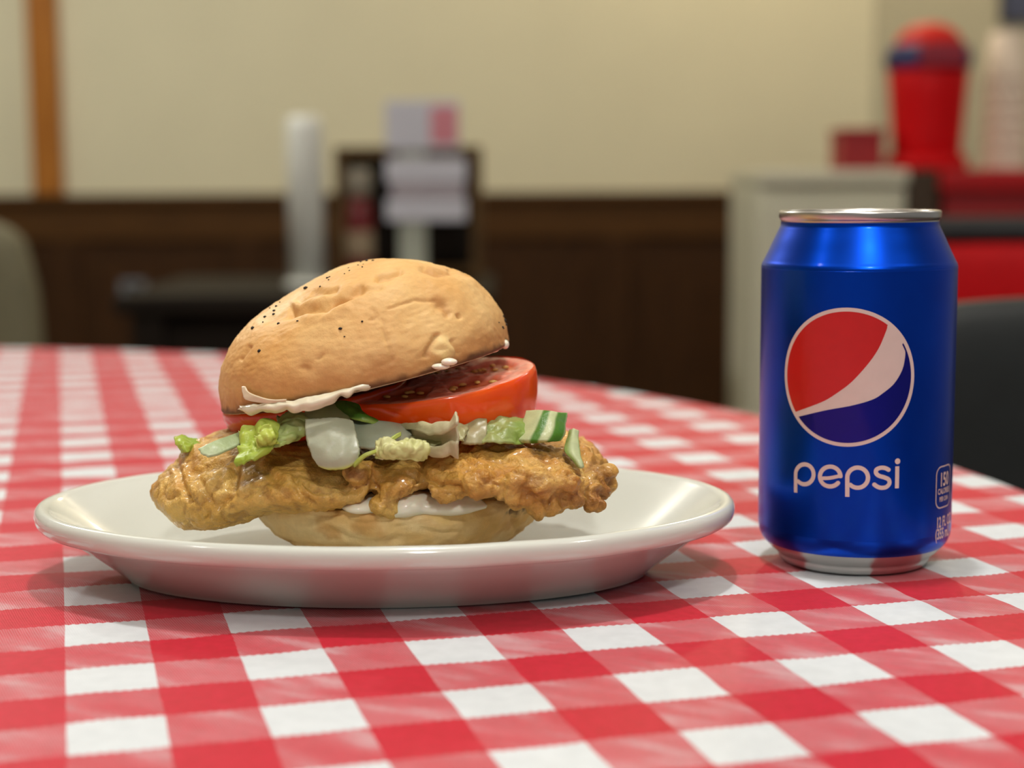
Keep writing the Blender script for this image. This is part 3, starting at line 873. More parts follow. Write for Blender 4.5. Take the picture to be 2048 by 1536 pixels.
def blob(name, c, ax, parent, seed=0.0, amp=0.25, freq=90, sub=4):
    bm = bmesh.new(); bmesh.ops.create_icosphere(bm, subdivisions=sub, radius=1.0)
    U = np.array([v.co for v in bm.verts]); bm.verts.index_update(); F = [[v.index for v in f.verts] for f in bm.faces]; bm.free()
    V = U * ax
    V = V * (1 + amp * fbm(V + seed, freq, 2))[:, None] + c
    return add(name, V, F, m_mayo, parent)

blob('mayonnaise', at(830, 1004, .516), (.0215, .012, .0042), sandwich, 1)
blob('mayonnaise', at(730, 1008, .513), (.0075, .009, .0026), sandwich, 5)

# --- top bun
def top_bun():
    c0 = at(731, 745, PC[1])
    R, H = 0.0508, 0.0372
    ang = math.radians(12.9); tilt = math.radians(-1.0)
    n, m = 360, 150
    a = np.linspace(0.004, math.pi / 2, m)
    e = 2 / 2.35
    prof = [(R * math.sin(t) ** e, H * math.cos(t) ** e) for t in a]
    # rounded lower edge and the cut face
    low = curve([(R * 1.0, 0.0), (R * 0.997, -0.0008), (R * 0.98, -0.0016), (R * 0.94, -0.0019), (R * 0.8, -0.0017), (R * 0.5, -0.0015), (R * 0.2, -0.0015), (0.0004, -0.0015)], 50)
    prof = np.array(prof + [tuple(p) for p in low[1:]])
    V, F = revolve(prof, n)
    V = np.array(V)
    N = normals(V, F)
    if N[:n, 2].mean() < 0: N = -N
    h = V[:, 2] / H
    dome = smooth(-0.06, 0.05, h)
    # flatter on the left, fuller on the right
    tx = V[:, 0] / R
    V[:, 2] *= np.where(V[:, 2] > 0, (1 - 0.14 * smooth(-0.2, 0.7, -tx)) * (1 + 0.10 * smooth(0.65, 0.95, tx)), 1)
    V = V + N * (dome * 0.0016 * fbm(V, 30, 2, off=6))[:, None]
    def place(P):
        ct, st = math.cos(tilt), math.sin(tilt)
        y, z = P[:, 1] * ct - P[:, 2] * st, P[:, 1] * st + P[:, 2] * ct
        ca, sa = math.cos(ang), math.sin(ang)
        return np.stack([P[:, 0] * ca - z * sa, y, P[:, 0] * sa + z * ca], 1)
    Wd = place(V) + c0
    Nd = place(N)
    q = pix(Wd); fr = facing(Wd, Nd) > 0.02
    q0 = q
    q = q + 5.0 * np.stack([fbm(V, 130, 2, off=31), fbm(V, 130, 2, off=51)], 1)
    d = 0.00022 * fbm(V, 260, 3) + 0.00012 * fbm(V, 700, 2)
    shade = np.zeros(len(V))
    # long creases and dents of the crust (name, width, depth)
    for pl, w, dp in (([(585, 622), (612, 618), (648, 615), (676, 602), (700, 590), (722, 576)], 8.5, .0024), ([(600, 600), (630, 585), (672, 580)], 7, .0014), ([(672, 605), (690, 598), (702, 595)], 5, .0016),
                      ([(757, 556), (778, 555), (800, 549)], 6.5, .0018), ([(848, 540), (870, 548), (900, 545)], 9, .0014), ([(760, 635), (768, 660), (778, 690), (781, 725)], 2.4, .0007),
                      ([(875, 610), (890, 615), (897, 628)], 7, .0011), ([(876, 670), (865, 690), (852, 712)], 4, .0012), ([(905, 682), (914, 705)], 4, .001), ([(918, 632), (921, 636)], 3.5, .0012),
                      ([(480, 720), (492, 700), (498, 692)], 4, .0009), ([(535, 640), (556, 632), (580, 626)], 8, .0010), ([(720, 585), (760, 575)], 6, .0006), ([(742, 640), (755, 630), (745, 618)], 3, .0005),
                      ([(606, 733), (612, 736)], 9, .0006), ([(780, 620), (830, 600), (866, 603)], 3, .0005), ([(900, 540), (960, 558), (985, 580)], 5, .0006), ([(636, 720), (645, 712)], 3, .0005)):
        g = np.where(fr, np.exp(-(polydist(q, pl) / w) ** 2), 0)
        d -= dp * g
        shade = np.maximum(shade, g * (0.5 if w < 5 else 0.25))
    # raised puffs between the creases and the torn flap
    for pl, w, dp in (([(620, 632), (660, 628), (690, 612)], 14, .0010), ([(800, 565), (860, 570), (920, 580)], 26, .0008), ([(885, 690), (900, 700), (880, 712)], 11, .0013), ([(590, 608), (650, 594)], 8, .0008)):
        d += np.where(fr, dp * np.exp(-(polydist(q, pl) / w) ** 2), 0)
    Wd = Wd + Nd * (d * (0.35 + 0.65 * dome))[:, None]
    pale, gold, brown, char = lin(238, 196, 130), lin(222, 168, 98), lin(186, 126, 68), lin(58, 30, 18)
    f = np.clip(0.45 + 0.7 * fbm(V, 35, 3, off=2), 0, 1)
    c = blend(pale, gold, f)
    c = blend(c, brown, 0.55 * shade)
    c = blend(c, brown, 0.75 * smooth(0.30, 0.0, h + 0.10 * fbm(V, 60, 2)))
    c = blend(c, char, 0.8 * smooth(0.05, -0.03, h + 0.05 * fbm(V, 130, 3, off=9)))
    c = blend(c, brown, 0.5 * smooth(14, 2, polydist(q, [(870, 600), (885, 612), (893, 626)]) ) * fr)
    c = blend(c, brown, 0.45 * smooth(12, 5, polydist(q, [(606, 733), (612, 736)])) * fr)
    c = blend(c, brown, 0.4 * smooth(12, 5, polydist(q, [(858, 541), (895, 546)])) * fr)
    c = blend(c, lin(240, 206, 140), 0.9 * smooth(17, 9, polydist(q, [(887, 682), (880, 700), (895, 705)])) * fr)
    c = blend(c, lin(240, 214, 164), 0.5 * smooth(10, 3, polydist(q, [(520, 640), (545, 625), (600, 590)])) * fr)
    c = blend(c, lin(232, 214, 186), smooth(-0.038, -0.046, h) * 0.9)
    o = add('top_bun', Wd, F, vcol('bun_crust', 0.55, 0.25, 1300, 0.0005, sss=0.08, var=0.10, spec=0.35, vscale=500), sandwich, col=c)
    tag(o, 'browned bun lid tipped to the left')
    # flecks of pepper stuck to the crust
    top = np.where(fr & (h > 0.1))[0]
    Qt = q0[top]
    fl = [(722, 525, 1.3), (734, 521, 1.6), (745, 520, 1.4), (724, 535, 1.0), (727, 529, .9), (612, 577, 2.1), (655, 556, 1.3), (659, 553, 1.0), (697, 537, .9), (699, 542, .8), (548, 622, 1.6), (546, 628, 1.4),
          (540, 617, 1.0), (530, 633, 1.5), (552, 613, 1.2), (557, 648, 1.4), (505, 657, 2.0), (518, 703, 1.8), (596, 642, 1.1), (722, 644, 1.4), (682, 657, 1.6), (691, 674, .9), (658, 561, .9), (690, 548, .8), (640, 573, .9),
          (1012, 630, 1.0), (1008, 640, 1.3), (1014, 650, 1.6), (1005, 655, 1.2), (1010, 662, 1.0), (998, 645, .9), (1016, 642, 1.1), (560, 604, 1.0), (716, 531, .9), (525, 645, 1.0)]
    g = random.Random(3)
    bm = bmesh.new(); bmesh.ops.create_icosphere(bm, subdivisions=1, radius=1.0)
    SV = np.array([v.co for v in bm.verts]); bm.verts.index_update(); SF = [[v.index for v in f.verts] for f in bm.faces]; bm.free()
    parts = []
    for x, y, r in fl:
        i = top[np.argmin(np.hypot(Qt[:, 0] - x, Qt[:, 1] - y))]
        rr = r * 0.00034
        parts.append((SV * (rr * g.uniform(.8, 1.4), rr, rr * g.uniform(.6, 1.1)) + Wd[i] + Nd[i] * rr * 0.2, SF))
    pv, pf = merge(*parts)
    tag(add('pepper_flecks', pv, pf, simple('black_pepper', lin(34, 26, 20), 0.7, var=0.3, scale=900), o), kind='stuff')
    return o, c0
TB, TB0 = top_bun()

m_smear = vcol('mayonnaise_smear', 0.25, 0.1, 300, 0.0005, sss=0.2, var=0.06, spec=0.6, coat=0.3)
MW = lin(232, 224, 196)
mayo_c = lambda u, v, P: np.tile(MW, (len(P), 1))
# fringe under the left half of the lid
_rr = random.Random(8)
_top = curve([(478, 812, .522), (530, 809, .512), (580, 803, .5075), (630, 793, .5055), (690, 779, .506), (745, 765, .509), (786, 752, .514)], 26)
_mid = []; _bot = []
for _i, (_x, _y, _d) in enumerate(_top):
    _t = _i / 25
    _h = (5 + 18 * math.sin(math.pi * min(1, _t * 1.25)) ** 0.8 if _t < 0.8 else 13) * _rr.uniform(0.45, 1.15) * (1 - 0.6 * _t ** 3)
    _mid.append((_x + _rr.uniform(-2, 2), _y + _h * 0.6, _d - 0.0022)); _bot.append((_x + _rr.uniform(-3, 3), _y + _h + 3, _d - 0.0002))
patch('mayonnaise', [[tuple(p) for p in _top], _mid, _bot],
      m_smear, TB, mayo_c, 0.0011, 20, 130, 0.0005, 200, 31, taper=0.06, jag=0.0)
patch('mayonnaise', [[(484, 772, .519), (490, 772, .518)], [(485, 786, .5175), (498, 784, .5155)], [(492, 800, .5155), (520, 793, .5115)], [(530, 806, .5105), (545, 799, .5085)], [(572, 803, .5065), (575, 799, .506)]],
      m_smear, TB, lambda u, v, P: np.tile(lin(226, 206, 176), (len(P), 1)), 0.0008, 30, 12, 0.0002, 200, 33)
blob('mayonnaise', at(899, 724, .512), (.0026, .002, .0012), TB, 2, sub=3)
blob('mayonnaise', at(880, 733, .513), (.003, .002, .0011), TB, 3, sub=3)
blob('mayonnaise', at(1010, 689, .548), (.0014, .0025, .0016), TB, 4, sub=3)
blob('mayonnaise', at(985, 697, .540), (.0024, .0025, .0014), TB, 6, sub=3)

# ------------------------------------------------------------------ soda can
KC = 1.017
_g = at(1705, 1150, 1.0)
def ground(px, py, z=0.0):
    d = ray(px, py)
    t = (z - EYE) / d[2]
    return np.array([d[0] * t, d[1] * t])
gb = ground(1705, 1150)
CX, CY = float(gb[0] * (1 + 0.0245 * KC / gb[1])), float(gb[1] + 0.0245 * KC)
RB = 0.0331 * KC
can = empty('soda_can', (CX, CY, ZT), 'blue aluminium soda can with a round red, white and blue emblem', 'can')

def metal_blue():
    M = MatB('blue_can_lacquer')
    M.set(Base_Color=M.ramp(M.noise(60, 2), (0.3, lin(0, 66, 196)), (0.7, lin(0, 72, 208))), Metallic=0.96, Roughness=0.33, Coat_Weight=0.12, Coat_Roughness=0.10)
    M.bump(M.noise(2500, 2), 0.05, 0.0001)
    return M.m
m_blue = metal_blue()
m_alu = simple('bare_aluminium', lin(206, 204, 200), 0.28, metal=1.0, var=0.05, scale=80)

def can_part(name, prof, mat, k=160, n=128, cap0=False, cap1=False, res=None):
    p = curve(np.array(prof) * 0.001 * KC, res or len(prof) * 6)
    V, F = revolve(p, n, (CX, CY, ZT), cap0, cap1)
    return add(name, V, F, mat, can)
can_part('body', [(31.0, 7.3), (31.9, 8.6), (32.7, 10.6), (33.05, 13), (33.1, 16), (33.1, 40), (33.1, 70), (33.1, 99), (33.1, 102.4), (32.85, 103.7), (32.1, 105.2), (30.6, 108.3), (28.9, 112.0), (27.3, 115.4), (26.7, 116.8), (26.6, 118.0)], m_blue, res=200)
can_part('base', [(2, 10.0), (12, 8.6), (19, 5.0), (22.2, 1.2), (23.6, 0.2), (24.4, 0.0), (25.3, 0.4), (26.0, 1.5), (26.2, 2.4), (26.5, 3.0), (27.6, 3.9), (29.3, 5.4), (31.0, 7.3)], m_alu, cap0=True)
can_part('lid', [(26.6, 118.0), (26.7, 118.6), (27.15, 119.2), (27.3, 120.2), (27.25, 121.2), (26.8, 121.7), (26.2, 121.5), (25.8, 120.5), (25.4, 117.2), (24.6, 116.4), (23.7, 117.2), (23.0, 118.2), (20, 118.4), (8, 118.4), (0.5, 118.4)], m_alu, cap1=True)
# pull tab: ring plate with rivet
def tabmesh():
    pts = []
    n = 40
    for k in range(n):
        a = 2 * math.pi * k / n
        pts.append((0.0072 * math.cos(a), 0.011 * math.sin(a)))
    V = []; F = []
    for z in (0.1188, 0.1200):
        for s in (1.0, 0.55):
            for x, y in pts:
                V.append((CX + x * s, CY + 0.004 * (1 if s < 1 else 0) + y * s, ZT + z * KC))
    idx = lambda l, s, k: (l * 2 + s) * n + k % n
    for k in range(n):
        F += [(idx(0, 0, k), idx(0, 0, k + 1), idx(0, 1, k + 1), idx(0, 1, k)), (idx(1, 0, k), idx(1, 0, k + 1), idx(1, 1, k + 1), idx(1, 1, k)),
              (idx(0, 0, k), idx(0, 0, k + 1), idx(1, 0, k + 1), idx(1, 0, k)), (idx(0, 1, k), idx(0, 1, k + 1), idx(1, 1, k + 1), idx(1, 1, k))]
    return V, F
add('pull_tab', *tabmesh(), m_alu, can, smooth_shade=False)

def unroll(px, py):
    """pixel on the can's side -> (arc length, height) on the wall."""
    d = ray(px, py); o = np.array([0, 0, CAMZ])
    ox, oy = o[0] - CX, o[1] - CY
    A = d[0] ** 2 + d[1] ** 2; B = 2 * (ox * d[0] + oy * d[1]); C = ox * ox + oy * oy - RB * RB
    disc = max(B * B - 4 * A * C, 0)
    t = (-B - math.sqrt(disc)) / (2 * A)
    p = o + d * t
    return np.array([math.atan2(p[0] - CX, -(p[1] - CY)) * RB, p[2] - ZT])

def wrap(V2, off):
    V2 = np.asarray(V2, float)
    th = V2[:, 0] / RB
    r = RB + off
    return np.stack([CX + r * np.sin(th), CY - r * np.cos(th), ZT + V2[:, 1]], 1)

def cut_flat(bm, step=0.0012):
    bmesh.ops.triangulate(bm, faces=bm.faces[:])
    xs = [v.co.x for v in bm.verts]
    x = min(xs) + step
    while x < max(xs):
        bmesh.ops.bisect_plane(bm, geom=bm.verts[:] + bm.edges[:] + bm.faces[:], plane_co=(x, 0, 0), plane_no=(1, 0, 0), dist=1e-7)
        x += step
    bm.verts.index_update()
    return np.array([(v.co.x, v.co.y) for v in bm.verts]), [[v.index for v in f.verts] for f in bm.faces]

def decal_poly(name, outline, mat, parent, off):
    bm = bmesh.new()
    vv = [bm.verts.new((x, y, 0)) for x, y in outline]
    for tri in tessellate_polygon([[Vector((x, y, 0)) for x, y in outline]]):
        try: bm.faces.new([vv[i] for i in tri])
        except ValueError: pass
    V2, F = cut_flat(bm); bm.free()
    return add(name, wrap(V2, off), F, mat, parent)

def ink(name, c, metal=0.15, rough=0.35):
    M = MatB(name)
    M.set(Base_Color=M.ramp(M.noise(200, 2), (0.3, tuple(v * 0.95 for v in c)), (0.7, c)), Metallic=metal, Roughness=rough, Coat_Weight=0.4, Coat_Roughness=0.1)
    return M.m
m_iw, m_ir, m_ib = ink('white_ink', lin(226, 208, 200), 0.0), ink('red_ink', lin(206, 22, 24), 0.1), ink('navy_ink', lin(4, 8, 150), 0.8)

eo = np.array([unroll(1698.5, y) for y in (617, 892)])
el = unroll(1568.5, 754.5); er = unroll(1829.5, 754.5)
ec = np.array([(el[0] + er[0]) / 2, eo[:, 1].mean()])
eR = ((eo[0, 1] - eo[1, 1]) / 2 + (er[0] - el[0]) / 2) / 2
circ = lambda r, a0=0, a1=2 * math.pi, n=120: [(ec[0] + r * math.cos(a), ec[1] + r * math.sin(a)) for a in np.linspace(a0, a1, n)]
emblem = decal_poly('emblem', circ(eR)[:-1], m_iw, can, 0.00006)
tag(emblem, 'white disc of the round emblem')
ri = eR * 0.945
def on_ring(p):
    v = np.array(p) - ec
    return math.atan2(v[1], v[0])
up = [unroll(*p) for p in [(1777, 648), (1772, 662), (1757, 697), (1735, 729), (1703, 764), (1677, 784), (1652, 800), (1626, 811), (1594, 822)]]
dn = [unroll(*p) for p in [(1807, 685), (1810, 699), (1809.5, 717), (1803.6, 741), (1788, 767), (1766, 786), (1745, 799), (1704, 811), (1652, 820.5), (1600, 831)]]
def snap(p):
    a = on_ring(p); return np.array([ec[0] + ri * math.cos(a), ec[1] + ri * math.sin(a)])
up[0] = snap(up[0]); up[-1] = snap(up[-1]); dn[0] = snap(dn[0]); dn[-1] = snap(dn[-1])
upc, dnc = curve(up, 50), curve(dn, 60)
for cv in (upc, dnc):
    for i in range(1, len(cv) - 1):
        v_ = cv[i] - ec; r_ = np.linalg.norm(v_)
        if r_ > ri * 0.975: cv[i] = ec + v_ / r_ * ri * 0.975
a0, a1 = on_ring(up[-1]), on_ring(up[0])
if a0 < 0: a0 += 2 * math.pi
red = [tuple(p) for p in upc] + circ(ri, a0, a1, 60)[1:-1]
decal_poly('red_field', red, m_ir, emblem, 0.00012)
b0, b1 = on_ring(dn[-1]), on_ring(dn[0])
if b0 > 0: b0 -= 2 * math.pi
blue = [tuple(p) for p in dnc] + circ(ri, b0, b1, 80)[1:-1]
decal_poly('blue_field', blue, m_ib, emblem, 0.00012)

def ribbon(pts, w, closed=False, caps=True, n=60):
    """stroke of constant width in unrolled coordinates."""
    P = np.array(pts, float)
    if closed:
        T = np.roll(P, -1, 0) - np.roll(P, 1, 0)
    else:
        T = np.gradient(P, axis=0)
    T /= np.linalg.norm(T, axis=1)[:, None]
    N = np.stack([-T[:, 1], T[:, 0]], 1)
    L, Rr = P + N * w / 2, P - N * w / 2
    V = [tuple(p) for p in L] + [tuple(p) for p in Rr]
    k = len(P)
    F = [(i, (i + 1) % k, k + (i + 1) % k, k + i) for i in range(k if closed else k - 1)]
    if caps and not closed:
        for p, t in ((P[0], -T[0]), (P[-1], T[-1])):
            o = len(V); V.append(tuple(p)); b = math.atan2(t[1], t[0])
            ar = np.linspace(b - math.pi / 2, b + math.pi / 2, 9)
            V += [tuple(p + w / 2 * np.array([math.cos(q), math.sin(q)])) for q in ar]
            F += [(o, o + 1 + i, o + 2 + i) for i in range(8)]
    return V, F

def px_curve(pts, n):
    return np.array([unroll(*p) for p in curve(pts, n)])

def arc_px(cx, cy, rx, ry, a0, a1, n=40):
    return [(cx + rx * math.cos(math.radians(a)), cy - ry * math.sin(math.radians(a))) for a in np.linspace(a0, a1, n)]

SW = 0.00142
def letter(name, *strokes):
    V, F = merge(*strokes)
    add(name, wrap(V, 0.00010), F, m_iw, can)

def letter_p(x0, x1, yt, yb, yd):
    """bowl between x0..x1 and yt..yb, stem down to yd."""
    w = 8.2
    cx, cy, rx, ry = (x0 + x1) / 2, (yt + yb) / 2, (x1 - x0) / 2 - w / 2, (yb - yt) / 2 - w / 2
    bowl = [unroll(*p) for p in arc_px(cx, cy, rx, ry, 180, -105, 60)]
    stem = [unroll(x0 + w / 2, cy), unroll(x0 + w / 2, cy + 10), unroll(x0 + w / 2, yd)]
    tail = [unroll(*p) for p in arc_px(cx, cy, rx, ry, -105, -135, 10)]
    return ribbon(bowl + tail[1:], SW, caps=True), ribbon(curve(stem, 12), SW, caps=False)

letter('letter', *letter_p(1587.5, 1631.5, 924.5, 972.5, 985))
def letter_e():
    cx, cy, rx, ry = 1660.5, 953, 20.5, 19.8
    outer = [unroll(*p) for p in arc_px(cx, cy, rx, ry, 2, 320, 70)]
    bar = px_curve([(1642.5, 956.5), (1658, 956), (1672, 953.5), (1681, 951.5)], 16)
    return ribbon(outer, SW), ribbon(bar, SW * 0.85)
letter('letter', *letter_e())
letter('letter', *letter_p(1690.5, 1740, 931, 979.5, 993.5))
letter('letter', ribbon(px_curve([(1777, 939.5), (1770, 936), (1761, 935.5), (1753, 939), (1752, 946), (1758, 951.5), (1768, 954.5), (1777, 959), (1778.5, 967), (1772, 974), (1762, 975.5), (1754, 973), (1748.5, 969)], 60), SW))
i_dot = circ
dc = unroll(1795, 922.5)
dotv = [(dc[0] + 0.00098 * math.cos(a), dc[1] + 0.00098 * math.sin(a)) for a in np.linspace(0, 2 * math.pi, 24, endpoint=False)]
letter('letter', ribbon(px_curve([(1794.3, 932.5), (1794, 955), (1793.5, 976.5)], 10), SW, caps=False), (dotv, [tuple(range(24))]))

# small print near the right edge: badge and volume
def text_decal(name, s, height, x, y, squeeze=0.8, parent=can, center=False):
    cu = bpy.data.curves.new('tmp', 'FONT')
    cu.body = s; cu.size = 1.0; cu.resolution_u = 3; cu.offset = 0.022
    o = bpy.data.objects.new('tmp', cu); COL.objects.link(o)
    dg = bpy.context.evaluated_depsgraph_get()
    me = bpy.data.meshes.new_from_object(o.evaluated_get(dg))
    bpy.data.objects.remove(o); bpy.data.curves.remove(cu)
    bm = bmesh.new(); bm.from_mesh(me); bpy.data.meshes.remove(me)
    bmesh.ops.remove_doubles(bm, verts=bm.verts[:], dist=1e-5)
    k = height / 0.70
    w = max(v.co.x for v in bm.verts) * k * squeeze
    for v in bm.verts:
        v.co = Vector((x + v.co.x * k * squeeze - (w / 2 if center else 0), y + v.co.y * k, 0))
    V2, F = cut_flat(bm, 0.0008); bm.free()
    return add(name, wrap(V2, 0.00010), F, m_iw, parent)

bl = unroll(1872, 976)
bx0, bz1, bz0 = bl[0], unroll(1880, 934)[1], unroll(1876, 1017)[1]
bw = 0.0112
bx = bx0 + bw / 2
rc = 0.0028
out = []
for cx_, cz_, q in ((bx0 + bw - rc, bz1 - rc, 0), (bx0 + rc, bz1 - rc, 90), (bx0 + rc, bz0 + rc, 180), (bx0 + bw - rc, bz0 + rc, 270)):
    out += [(cx_ + rc * math.cos(math.radians(q + a)), cz_ + rc * math.sin(math.radians(q + a))) for a in np.linspace(0, 90, 8)]
closed = []
for p, nx in zip(out, out[1:] + out[:1]):
    for t in np.linspace(0, 1, 5)[:-1]:
        closed.append((p[0] + (nx[0] - p[0]) * t, p[1] + (nx[1] - p[1]) * t))
Vb, Fb = ribbon(closed, 0.00042, closed=True)
badge = add('badge', wrap(Vb, 0.0001), Fb, m_iw, can)
text_decal('badge_print', '150', 0.0046, bx, bz0 + 0.0075, 0.72, badge, True)
text_decal('badge_print', 'CALORIES', 0.0019, bx, bz0 + 0.0048, 0.74, badge, True)
text_decal('badge_print', 'PER CAN', 0.0016, bx, bz0 + 0.0022, 0.74, badge, True)
text_decal('volume_print', '12 FL OZ', 0.0036, unroll(1872, 1050)[0], unroll(1874, 1056)[1], 0.62)
text_decal('volume_print', '(355 mL)', 0.0036, unroll(1870, 1075)[0], unroll(1874, 1079)[1], 0.62)

# ------------------------------------------------------------------ chairs at the right
m_vinyl = simple('black_vinyl', lin(31, 35, 35), 0.5, var=0.15, scale=60, bump=0.15)
m_redv = simple('red_vinyl', lin(190, 6, 14), 0.5, var=0.1, scale=40, spec=0.2)
m_chrome = simple('dark_steel', lin(96, 98, 98), 0.3, metal=0.9, var=0.1)

def chair(x, y, ztop, w, rz, label, pad, rail, pad_z, group=None):
    """dining chair; the back faces the camera side by rz."""
    c = np.array([x, y, 0.0])
    t = empty('dining_chair', c, label, 'chair')
    def put(name, mesh, mat, par=t):
        V, F = mesh
        return add(name, rot_z(np.asarray(V) + c, rz, c), F, mat, par)
    # padded back, slightly bowed
    n = 24
    secs = []
    for i in range(n):
        s = i / (n - 1) * 2 - 1
        yy = 0.03 * (1 - s * s)
        zt = ztop - 0.012 * abs(s) ** 3
        k = math.sqrt(max(0.02, 1 - abs(s) ** 10))
        a = np.linspace(0, 2 * math.pi, 28, endpoint=False)
        zz = (zt + pad_z) / 2 + (zt - pad_z) / 2 * k * np.sign(np.sin(a)) * np.abs(np.sin(a)) ** 0.35
        yv = yy + 0.022 * k * np.sign(np.cos(a)) * np.abs(np.cos(a)) ** 0.6
        secs.append(np.stack([np.full(28, s * w / 2), yv, zz], 1))
    put('backrest', loft(secs), pad)
    if rail is not None:
        put('top_rail', tube([(s * w / 2 * 1.02, 0.03 * (1 - s * s), ztop + 0.012) for s in np.linspace(-1, 1, 24)], 0.018, 14), rail)
    put('seat', box((-w / 2, 0.04, 0.42), (w / 2, 0.04 + 0.42, 0.48), 0.02, 3), pad)
    for sx in (-1, 1):
        put('back_post', tube([(sx * (w / 2 - 0.03), 0.03, 0.40), (sx * (w / 2 - 0.03), 0.02, ztop * 0.8), (sx * (w / 2 - 0.03), 0.012, ztop - 0.06)], 0.011, 10), m_black)
        put('leg', tube([(sx * (w / 2 - 0.03), 0.03, 0.40), (sx * (w / 2 - 0.025), 0.0, 0.2), (sx * (w / 2 - 0.02), -0.03, 0.0)], 0.012, 10), m_black)
        put('leg', tube([(sx * (w / 2 - 0.03), 0.42, 0.42), (sx * (w / 2 - 0.025), 0.44, 0.2), (sx * (w / 2 - 0.02), 0.45, 0.0)], 0.012, 10), m_black)
    return t

p = at(1905, 598, 0.98)
chair(p[0] + 0.13, 0.98, p[2], 0.42, math.radians(4), 'black vinyl dining chair just beyond the table, right of the soda can', m_vinyl, None, ZT - 0.22)
p = at(1905, 484, 1.95)
chair(p[0] + 0.12, 1.95, p[2], 0.52, math.radians(-2), 'red vinyl dining chair with a dark top rail behind the black chair', m_redv, m_black, ZT - 0.25)

# ------------------------------------------------------------------ counter corner, right background
def obox(px0, py0, px1, py1, Y, depth, bevel=0.004):
    a = at(px0, py1, Y); b = at(px1, py0, Y)
    return box((a[0], Y, a[2]), (b[0], Y + depth, b[2]), bevel)

CYY = 3.3
m_redc = simple('red_laminate', lin(176, 8, 14), 0.35, var=0.12, scale=12)
m_dred = simple('maroon_panel', lin(150, 10, 16), 0.5, var=0.15, scale=12)
zc = float(at(1900, 338, CYY)[2])
xa = float(at(1884, 380, CYY)[0])
cn = empty('service_counter', (xa + 0.4, CYY + 0.2, 0), 'red service counter at the right edge behind the chairs', 'counter')
add('countertop', *box((xa, CYY, zc - 0.045), (xa + 0.95, CYY + 0.5, zc), 0.006), m_redc, cn, smooth_shade=False)
add('front_panel', *box((xa + 0.01, CYY + 0.02, 0.08), (xa + 0.93, CYY + 0.48, zc - 0.0455), 0.004), m_dred, cn, smooth_shade=False)
add('plinth', *box((xa + 0.05, CYY + 0.09, 0.0), (xa + 0.92, CYY + 0.47, 0.0795)), m_black, cn, smooth_shade=False)

m_pale = simple('pale_enamel', lin(206, 204, 180), 0.5, var=0.06, scale=6)
m_brown = simple('brown_board', lin(62, 44, 22), 0.6, var=0.2, scale=10)
xl, xr = float(at(1516, 400, CYY)[0]), float(at(1818, 400, CYY)[0])
cab = empty('storage_cabinet', ((xl + xr) / 2, CYY + 0.2, 0), 'pale enamel cabinet behind the soda can, left of the red counter', 'cabinet')
zb = float(at(1700, 340, CYY)[2])
add('body', *box((xl, CYY + 0.02, 0.06), (xr, CYY + 0.42, zb - 0.03), 0.01), m_pale, cab, smooth_shade=False)
add('top', *box((xl - 0.0, CYY, zb - 0.0295), (xr, CYY + 0.44, zb), 0.006), m_pale, cab, smooth_shade=False)
add('door', *box((xl + 0.02, CYY + 0.004, 0.10), (xr - 0.02, CYY + 0.0195, zb - 0.06), 0.005), m_pale, cab, smooth_shade=False)
add('plinth', *box((xl + 0.02, CYY + 0.04, 0.0), (xr - 0.02, CYY + 0.4, 0.0595)), m_black, cab, smooth_shade=False)
add('side_board', *box((xr + 0.001, CYY + 0.02, 0.0), (xa - 0.002, CYY + 0.42, zb - 0.002), 0.003), m_brown, cab, smooth_shade=False)

# red dispenser with navy collar and domed lid
def dispenser():
    Y = CYY + 0.16
    b = at(1852, 330, Y); x = b[0]
    s = 1.0 / F_PX * Y
    z0 = zb
    top = at(1852, 52, Y)[2]; col1 = at(1852, 96, Y)[2]; col0 = at(1852, 140, Y)[2]
    t = empty('drink_dispenser', (x, Y, z0), 'red barrel dispenser with a navy collar and red domed lid', 'dispenser')
    navy = simple('navy_plastic', lin(24, 34, 92), 0.4)
    redp = simple('red_plastic', lin(200, 4, 12), 0.5, var=0.08, spec=0.15)
    redd = simple('bright_red_lid', lin(218, 34, 22), 0.5, var=0.08, spec=0.2)
    h = col0 - z0
    add('barrel', *revolve([(62 * s, 0.0), (66 * s, 0.004), (68 * s, h * 0.3), (74 * s, h * 0.7), (78 * s, h * 0.97), (76 * s, h)], 48, (x, Y, z0)), redp, t)
    add('foot', *revolve([(78 * s, 0.0), (80 * s, 0.004), (80 * s, h * 0.13), (66 * s, h * 0.16)], 48, (x, Y, z0)), redp, t)
    add('collar', *revolve([(76 * s, 0.0005), (84 * s, 0.004), (85 * s, (col1 - col0) * .6), (76 * s, col1 - col0 + 0.005)], 48, (x, Y, col0)), navy, t)
    xa_, xb_ = at(1818, 120, Y)[0], at(1908, 120, Y)[0]
    add('front_plate', *box((xa_, Y - 88 * s, col0 + 0.002), (xb_, Y - 78 * s, col1 + 0.004), 0.004), simple('plum_plate', lin(140, 14, 40), 0.5), t, smooth_shade=False)
    hd = top - col1
    add('lid', *revolve([(66 * s, 0.0055)] + [(64 * s * math.cos(a), 0.006 + hd * math.sin(a)) for a in np.linspace(0.05, 1.5, 14)], 48, (x, Y, col1)), redd, t)
dispenser()
a = at(1682, 324, CYY + 0.1); b = at(1768, 256, CYY + 0.1)
t = empty('napkin_box', ((a[0] + b[0]) / 2, CYY + 0.16, zb), 'maroon box on the pale cabinet, left of the dispenser', 'box')
add('box_body', *box((a[0], CYY + 0.1, zb + 0.0005), (b[0], CYY + 0.22, b[2] - 0.012), 0.004), m_dred, t, smooth_shade=False)
add('box_lid', *box((a[0] - 0.003, CYY + 0.097, b[2] - 0.0115), (b[0] + 0.003, CYY + 0.223, b[2]), 0.003), m_dred, t, smooth_shade=False)

